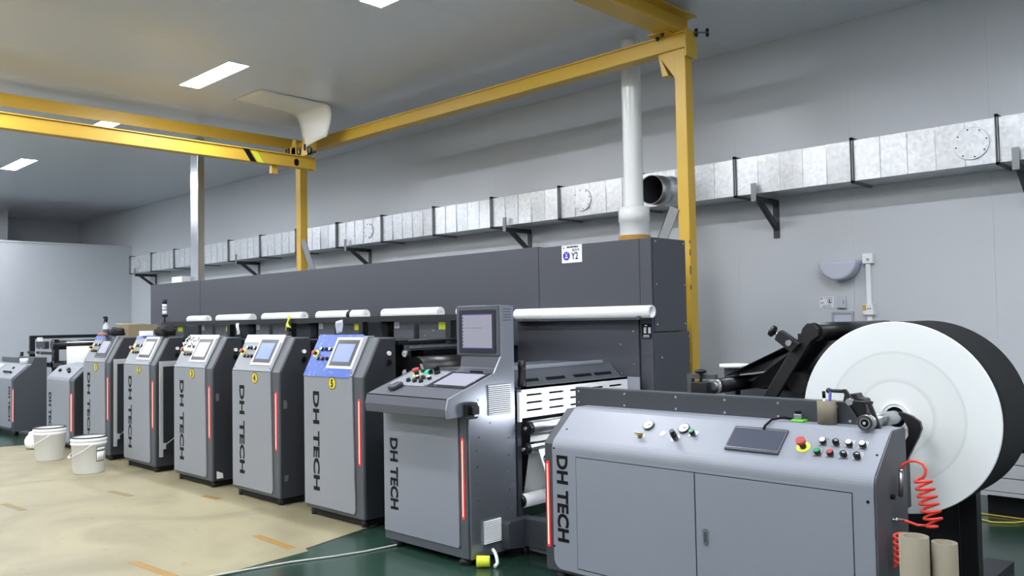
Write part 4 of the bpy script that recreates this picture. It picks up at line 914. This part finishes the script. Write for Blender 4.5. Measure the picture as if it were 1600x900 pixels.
P0 = [(-1.36, 3.86, .812), (-1.35, 3.86, .835), (-1.325, 3.86, .852), (-1.295, 3.86, .855), (-1.27, 3.86, .845), (-1.258, 3.86, .822), (-1.262, 3.86, .80), (-1.27, 3.855, .785)]
path += P0
N = 6.5; steps = int(N*22)
for k in range(steps+1):
    f_ = k/steps; a = 2*math.pi*N*f_+math.pi/2+.6
    cz = .785-.20*f_; cx_ = -1.272+.045*f_+.0*f_; R_ = .030+.006*math.sin(f_*3.1)
    path.append((cx_+R_*math.cos(a), 3.855+R_*.9*math.sin(a), cz+.012*math.cos(a)))
path += [(-1.262, 3.86, .582), (-1.30, 3.86, .578), (-1.33, 3.85, .588), (-1.35, 3.84, .596)]
MB().tube(path, .006, 7).build('hose_coil', 'hose', t)
MB().tube([(-1.33+.03*math.cos(2*math.pi*k/16), 3.75+.03*math.sin(2*math.pi*k/16), .56-.0016*k) for k in range(90)], .006, 7).build('hose_coil', 'hose', t)
MB().cyl((-1.372, 3.875, .69), (-1.362, 3.862, .80), .010, n=12).build('air_gun', 'steel', t); MB().cyl((-1.362, 3.862, .795), (-1.360, 3.86, .815), .007, n=10).build('gun_nozzle', 'chrome', t)
MB().cyl((-1.388, 3.80, .602), (-1.35, 3.84, .596), .006, n=10).cyl((-1.378, 3.81, .60), (-1.366, 3.823, .598), .009, n=10).build('hose_coupling', 'chrome', t)
cy_('gun_hook', 'ink', t, (-1.388, 3.80, .70), (-1.37, 3.80, .70), .012, 10)
for (x_, y_, r_, z_, lab) in ((-1.215, 3.56, .056, .605, 'tall beige cardboard tube standing by the unwinder, front one'), (-1.118, 3.615, .048, .585, 'slimmer beige cardboard tube standing behind the front tube')):
    t = thing('cardboard_tube', (x_, y_, 0), lab, 'tube', 'cardboard tubes by the unwinder')
    MB().lathe([(r_, 0), (r_, z_), (r_*.72, z_), (r_*.72, .01), (r_*.72, 0), (r_, 0)], (x_, y_, 0), (0, 0, 1), 36).build('tube_wall', 'card', t, fix=True)
# ------------------------------------------------------------------ far left cabinets
u3 = thing('rewinder', (-14.3, 3.8, 0), 'low wide rewinder cabinet at the far left end of the row', 'machine')
winder(-15.3, -13.285, u3)
MB().prism([(3.64, .06), (3.64, .80), (3.85, .975), (3.9, 1.085), (4.06, 1.085), (4.06, .06)], -13.285, -13.275, 'x').build('side_panel', 'mid', u3)
fpn = MB().prism(rrect(-15.28, -13.37, .10, .76, .03, 'b'), 3.63, 3.645, 'y').build('front_panel', 'light', u3, .002)
MB().prism([(3.63, .76), (3.632, .79), (3.645, .81), (3.84, .982), (3.99, .985), (3.99, .97), (3.66, .80), (3.645, .76)], -15.28, -13.40, 'x').build('control_top', 'light', u3)
dh_tech(-13.50, 3.63, .685, .20, .085, fpn)
st = MB().prism(rrect(-13.332, -13.308, .19, .66, .011), 3.64, 3.645, 'y').build('led_strip', 'ledr', u3); MB().prism(rrect(-13.327, -13.313, .20, .65, .006), 3.6375, 3.64, 'y').build('led_core', 'led', st)
MB().prism([(-15.3, .96), (-13.29, .96), (-13.29, 1.085), (-14.4, 1.085), (-14.5, 1.06), (-15.3, 1.06)], 4.02, 4.06, 'y').build('back_panel', 'mid', u3, .003)
RF = frame_m((-15.3, 3.645, .81), SA)
put(MB().box(.1, .55, .06, .26, 0, .01), 'panel_screen', 'bezel', u3, RF); put(MB().box(1.3, 1.65, .08, .10, .012, .03).box(1.3, 1.32, .08, .10, 0, .012).box(1.63, 1.65, .08, .10, 0, .012), 'grab_handle', 'ink', u3, RF)
put(disc(disc(MB(), 1.0, .08, 0, .012, .02, 12), 1.5, .18, 0, .02, .02, 12), 'selector_knobs', 'knob', u3, RF)
for x_ in (-15.2, -13.4):
    for y_ in (3.7, 3.95): cy_('foot', 'black', u3, (x_, y_, 0), (x_, y_, .06), .035, 12)
t = MB().lathe([(0, 0), (.06, 0), (.06, .07), (.055, .08), (0, .08)], (-13.85, 3.93, .986), (0, 0, 1), 20).build('white_tub', 'white'); tag(t, 'small white tub on top of the rewinder cabinet', 'tub')
t = MB().prism([(-14.42, 1.085), (-14.30, 1.085), (-14.28, 1.15), (-14.39, 1.15)], 4.03, 4.045, 'y').build('black_clip', 'ink'); tag(t, 'black clip standing on the back edge of the rewinder cabinet', 'clip')
t = put(MB().box(.62, .9, .05, .24, .006, .010), 'paper_sheet', 'paper', None, RF); tag(t, 'white paper sheet on the sloped top of the rewinder', 'paper')
u4 = thing('web_control_cabinet', (-11.47, 3.85, 0), 'low grey cabinet without a number, between the rewinder and unit 1', 'cabinet')
MB().prism([(3.66, .06), (3.66, .85), (3.675, .88), (3.80, 1.0), (4.02, 1.03), (4.02, .06)], -11.93, -10.99, 'x').build('body', 'mid', u4, .01)
fpn = MB().prism(rrect(-11.93, -11.10, .09, .80, .02, 'b'), 3.648, 3.66, 'y').build('front_panel', 'light', u4, .002)
MB().prism([(3.648, .80), (3.65, .85), (3.665, .885), (3.80, 1.012), (4.02, 1.045), (4.02, 1.03), (3.80, 1.0), (3.675, .88), (3.66, .80)], -11.93, -11.12, 'x').build('control_top', 'light', u4)
MB().prism([(3.672, .07), (3.672, .85), (3.80, .985), (4.015, 1.015), (4.015, .07)], -10.99, -10.984, 'x').build('side_panel', 'char', u4)
dh_tech(-11.85, 3.648, .68, .15, .10, fpn)
st = MB().prism(rrect(-11.067, -11.043, .23, .70, .011), 3.655, 3.66, 'y').build('led_strip', 'ledr', u4); MB().prism(rrect(-11.063, -11.047, .24, .69, .006), 3.6525, 3.655, 'y').build('led_core', 'led', st)
CF = frame_m((-11.93, 3.665, .885), math.atan2(.127, .135))
put(disc(MB(), .25, .1, 0, .03, .02, 12), 'selector_knob', 'knob', u4, CF); put(disc(MB(), .52, .12, 0, .035, .024, 12), 'selector_knob', 'knob', u4, CF); put(disc(MB(), .60, .09, 0, .03, .02, 12), 'selector_knob', 'knob', u4, CF)
for x_ in (-11.85, -11.07):
    for y_ in (3.72, 3.95): cy_('foot', 'black', u4, (x_, y_, 0), (x_, y_, .06), .03, 12)
# rewind stand behind
rs = thing('rewind_stand', (-13.2, 4.6, 0), 'black roller stand with a hanging white web behind the far left cabinets', 'machine')
bx('top_bar', 'black', rs, -14.33, -14.27, 4.13, 5.3, 1.345, 1.395); bx('stand_leg', 'black', rs, -14.33, -14.27, 5.2, 5.3, 0, 1.345); bx('stand_leg', 'black', rs, -14.33, -14.27, 4.13, 4.2, 0, 1.345)
cy_('web_roller', 'rubber', rs, (-13.2, 4.1, 1.26), (-13.2, 5.2, 1.26), .068, 24); cy_('web_roller', 'rubber', rs, (-13.2, 4.1, .98), (-13.2, 5.2, .98), .05, 24)
bx('bearing_plate', 'black', rs, -13.26, -13.14, 4.12, 4.18, .04, 1.34); bx('bearing_plate', 'black', rs, -13.26, -13.12, 5.2, 5.26, .04, 1.34)
bx('cross_beam', 'black', rs, -14.3, -13.1, 4.1, 4.14, 1.12, 1.16); bx('cross_beam', 'mid', rs, -14.3, -13.1, 4.1, 4.2, .94, 1.0); bx('base_beam', 'black', rs, -14.33, -13.1, 4.1, 5.3, 0, .04)
bx('valve_block', 'char', rs, -13.9, -13.5, 4.1, 4.16, 1.2, 1.31); MB().tube([(-13.83, 4.1, 1.22), (-13.86, 4.08, 1.14), (-13.76, 4.08, 1.1), (-13.66, 4.09, 1.14), (-13.66, 4.1, 1.22)], .006, 6).build('air_tube', 'dome', rs)
bx('valve_cap', 'white', rs, -13.85, -13.75, 4.1, 4.15, 1.31, 1.37)
MB().sheet([[(-13.2, 4.28, 1.32), (-13.2, 5.1, 1.32)], [(-13.14, 4.28, 1.30), (-13.14, 5.1, 1.30)], [(-13.13, 4.28, .95), (-13.13, 5.1, .95)], [(-13.12, 4.28, .5), (-13.12, 5.1, .5)]], .002).build('white_web', 'paper', rs)

# ------------------------------------------------------------------ buckets
def bucket(x_, y_, lab, ang, label_patch):
    t = thing('bucket', (x_, y_, .004), lab, 'bucket', 'white buckets on the floor paper')
    z0 = .004
    MB().lathe([(0, 0), (.142, 0), (.148, .006), (.164, .29), (.172, .292), (.172, .312), (.166, .316), (.166, .328), (.174, .331), (.174, .345), (.168, .349), (.168, .365), (.160, .365), (.158, .30), (.143, .01), (0, .01)], (x_, y_, z0), (0, 0, 1), 40).build('bucket_wall', 'whiteb', t, fix=True)
    MB().lathe([(0, .31), (.1575, .31), (.158, .318), (0, .318)], (x_, y_, z0), (0, 0, 1), 32).build('ink_filling', 'ink', t, fix=True)
    MB().lathe([(.160, .352), (.172, .3655), (.166, .373), (.158, .36)], (x_, y_, z0), (0, 0, 1), 40).build('ink_rim', 'ink', t, fix=True)
    pth = []
    for k in range(17):
        a = math.pi*k/16; ca, sa = math.cos(ang), math.sin(ang)
        lx = .178*math.cos(a); ly = -.178*math.sin(a)*1.05; lz = .30-.13*math.sin(a)
        pth.append((x_+lx*ca-ly*sa, y_+lx*sa+ly*ca, z0+lz))
    hb = MB().tube(pth, .004, 6).build('bucket_handle', 'white', t); MB().tube(pth[7:10], .010, 8).build('handle_grip', 'white', hb)
    if label_patch:
        for (a0, a1, z_a, z_b, m2, e) in ((.12, .80, .12, .27, 'ink', .0006), (.145, .775, .127, .222, 'whiteb', .0012), (.145, .775, .232, .263, 'whiteb', .0012)):
            MB().sheet([[(x_+math.cos(a0+(a1-a0)*q/6)*(.1485+.0155*z_/.29+.001+e), y_+math.sin(a0+(a1-a0)*q/6)*(.1485+.0155*z_/.29+.001+e), z0+z_) for q in range(7)] for z_ in (z_a, z_b)], .0006).build('bucket_label', m2, t)
bucket(-10.55, 3.26, 'left white bucket with a black inky rim, plain wall', math.radians(-15), False)
bucket(-9.28, 3.24, 'right white bucket with an inky rim and a framed label', math.radians(-10), True)
t = MB().blob((-11.7, 3.45, .12), (.2, .12, .13), .12, 9).build('white_bag', 'paper'); tag(t, 'white plastic bag slumped behind the left bucket', 'bag')
t.location.z = .003

# ------------------------------------------------------------------ back wall fittings
t = thing('wall_lamp', (-3.14, YW, 1.97), 'half disc shaped wall lamp on the back wall above the notices', 'lamp')
hp = [(.175*math.cos(a), .175*math.sin(a)) for a in [math.pi+math.pi*k/24 for k in range(25)]]
MB().prism([(-3.14+a, 1.985+b_) for a, b_ in hp], 7.49, 7.64, 'y', True).build('lamp_bowl', 'dome', t, .02, 3)
bx('lamp_mount', 'white', t, -3.22, -3.06, 7.60, YW, 1.86, 1.96)
t = thing('wall_conduit', (-2.91, YW, 1.4), 'white conduit with a socket box at each end on the back wall', 'conduit')
bx('socket_box', 'white', t, -2.95, -2.86, 7.60, YW, 1.95, 2.04, bev=.003); MB().box(-2.915, -2.89, 7.598, 7.60, 1.985, 1.992).box(-2.91, -2.904, 7.598, 7.60, 1.972, 1.979).box(-2.9, -2.894, 7.598, 7.60, 1.972, 1.979).build('socket_holes', 'ink', t)
bx('conduit_pipe', 'white', t, -2.93, -2.89, 7.615, YW, .9, 1.95, bev=.003); bx('socket_box', 'white', t, -2.955, -2.865, 7.585, YW, 1.49, 1.585, bev=.003)
bx('yellow_label', 'yellow', t, -2.955, -2.925, 7.583, 7.585, 1.53, 1.58); MB().box(-2.915, -2.905, 7.583, 7.585, 1.54, 1.55).box(-2.895, -2.885, 7.583, 7.585, 1.54, 1.55).build('socket_holes', 'ink', t)
t = thing('wall_notice', (-3.30, YW, 1.56), 'small white notice with a round prohibition symbol on the back wall', 'notice')
bx('notice_sheet', 'stick', t, -3.375, -3.24, 7.645, YW, 1.56, 1.665)
mb = MB()
for a in ((-3.335, -3.25, 1.651, 1.655), (-3.345, -3.315, 1.583, 1.587), (-3.31, -3.27, 1.584, 1.588), (-3.35, -3.315, 1.571, 1.575), (-3.31, -3.265, 1.572, 1.575), (-3.365, -3.36, 1.60, 1.617), (-3.352, -3.34, 1.603, 1.613), (-3.365, -3.35, 1.643, 1.656)): mb.box(a[0], a[1], 7.644, 7.645, a[2], a[3])
mb.lathe([(.022, 0), (.022, .001), (.018, .001), (.018, 0), (.022, 0)], (-3.28, 7.645, 1.622), (0, -1, 0), 24)
mb.prism([(-3.288, 1.607), (-3.272, 1.607), (-3.278, 1.636), (-3.284, 1.638)], 7.644, 7.645, 'y'); mb.prism([(-3.296, 1.636), (-3.293, 1.639), (-3.264, 1.608), (-3.267, 1.605)], 7.6435, 7.6445, 'y'); mb.build('notice_print', 'bezel2', t)
t = thing('leaflet_holder', (-3.17, YW, 1.555), 'clear plastic leaflet holder beside the notice on the back wall', 'holder')
bx('holder_back', 'disp', t, -3.205, -3.125, 7.645, YW, 1.555, 1.665); bx('holder_front', 'disp', t, -3.205, -3.125, 7.625, 7.628, 1.555, 1.64); bx('holder_base', 'chrome', t, -3.205, -3.125, 7.625, 7.645, 1.552, 1.558); bx('holder_slot', 'bezel2', t, -3.145, -3.14, 7.624, 7.625, 1.59, 1.63)
t = thing('wall_frame', (-3.16, YW, 1.33), 'grey framed white board low on the back wall, below the leaflet holder', 'frame')
mb = MB().box(-3.26, -3.06, 7.63, YW, 1.505, 1.525).box(-3.26, -3.24, 7.63, YW, 1.30, 1.505).box(-3.08, -3.06, 7.63, YW, 1.30, 1.505).box(-3.26, -3.06, 7.63, YW, 1.28, 1.30); mb.build('board_frame', 'board', t); bx('board_sheet', 'dome', t, -3.24, -3.08, 7.64, YW, 1.30, 1.505)
# drawer cabinet behind the roll
t = thing('drawer_cabinet', (-1.1, 7.0, 0), 'grey steel drawer cabinet by the wall, seen past the right side of the huge roll', 'cabinet')
bx('cabinet_body', 'drawer', t, -1.85, -.4, 6.82, 7.4, .20, .70); bx('plinth_board', 'drawer', t, -1.87, -.38, 6.79, 7.42, .175, .20)
for k in range(5): bx('drawer', 'drawer', t, -1.85, -.4, 6.80, 6.82, .205+.1*k, .298+.1*k, bev=.002)
cy_('drawer_handle', 'ink', t, (-1.56, 6.75, .53), (-1.45, 6.75, .53), .03, 12); bx('handle_stem', 'ink', t, -1.52, -1.49, 6.75, 6.80, .515, .545)
bx('under_shade', 'black', t, -1.83, -.42, 6.92, 7.38, 0, .175)  # black box stands in for the shadowed gap below the drawers
yc_ = MB().tube([(-2.3, 6.95, .008), (-2.05, 6.87, .008), (-1.86, 6.72, .008), (-1.74, 6.66, .008), (-1.62, 6.74, .008), (-1.56, 6.85, .008), (-1.35, 6.88, .008), (-1.0, 6.88, .008)], .007, 6).build('extension_cord', 'cord'); tag(yc_, 'thin yellow cord lying on the floor below the drawer cabinet', 'cord')

yc2 = MB().tube([(-2.35, 7.05, .008), (-2.05, 6.95, .008), (-1.85, 6.9, .008), (-1.55, 6.9, .008)], .006, 6).build('extension_cord', 'cord'); tag(yc2, 'straight pale yellow cord lying behind the curved one on the floor', 'cord')
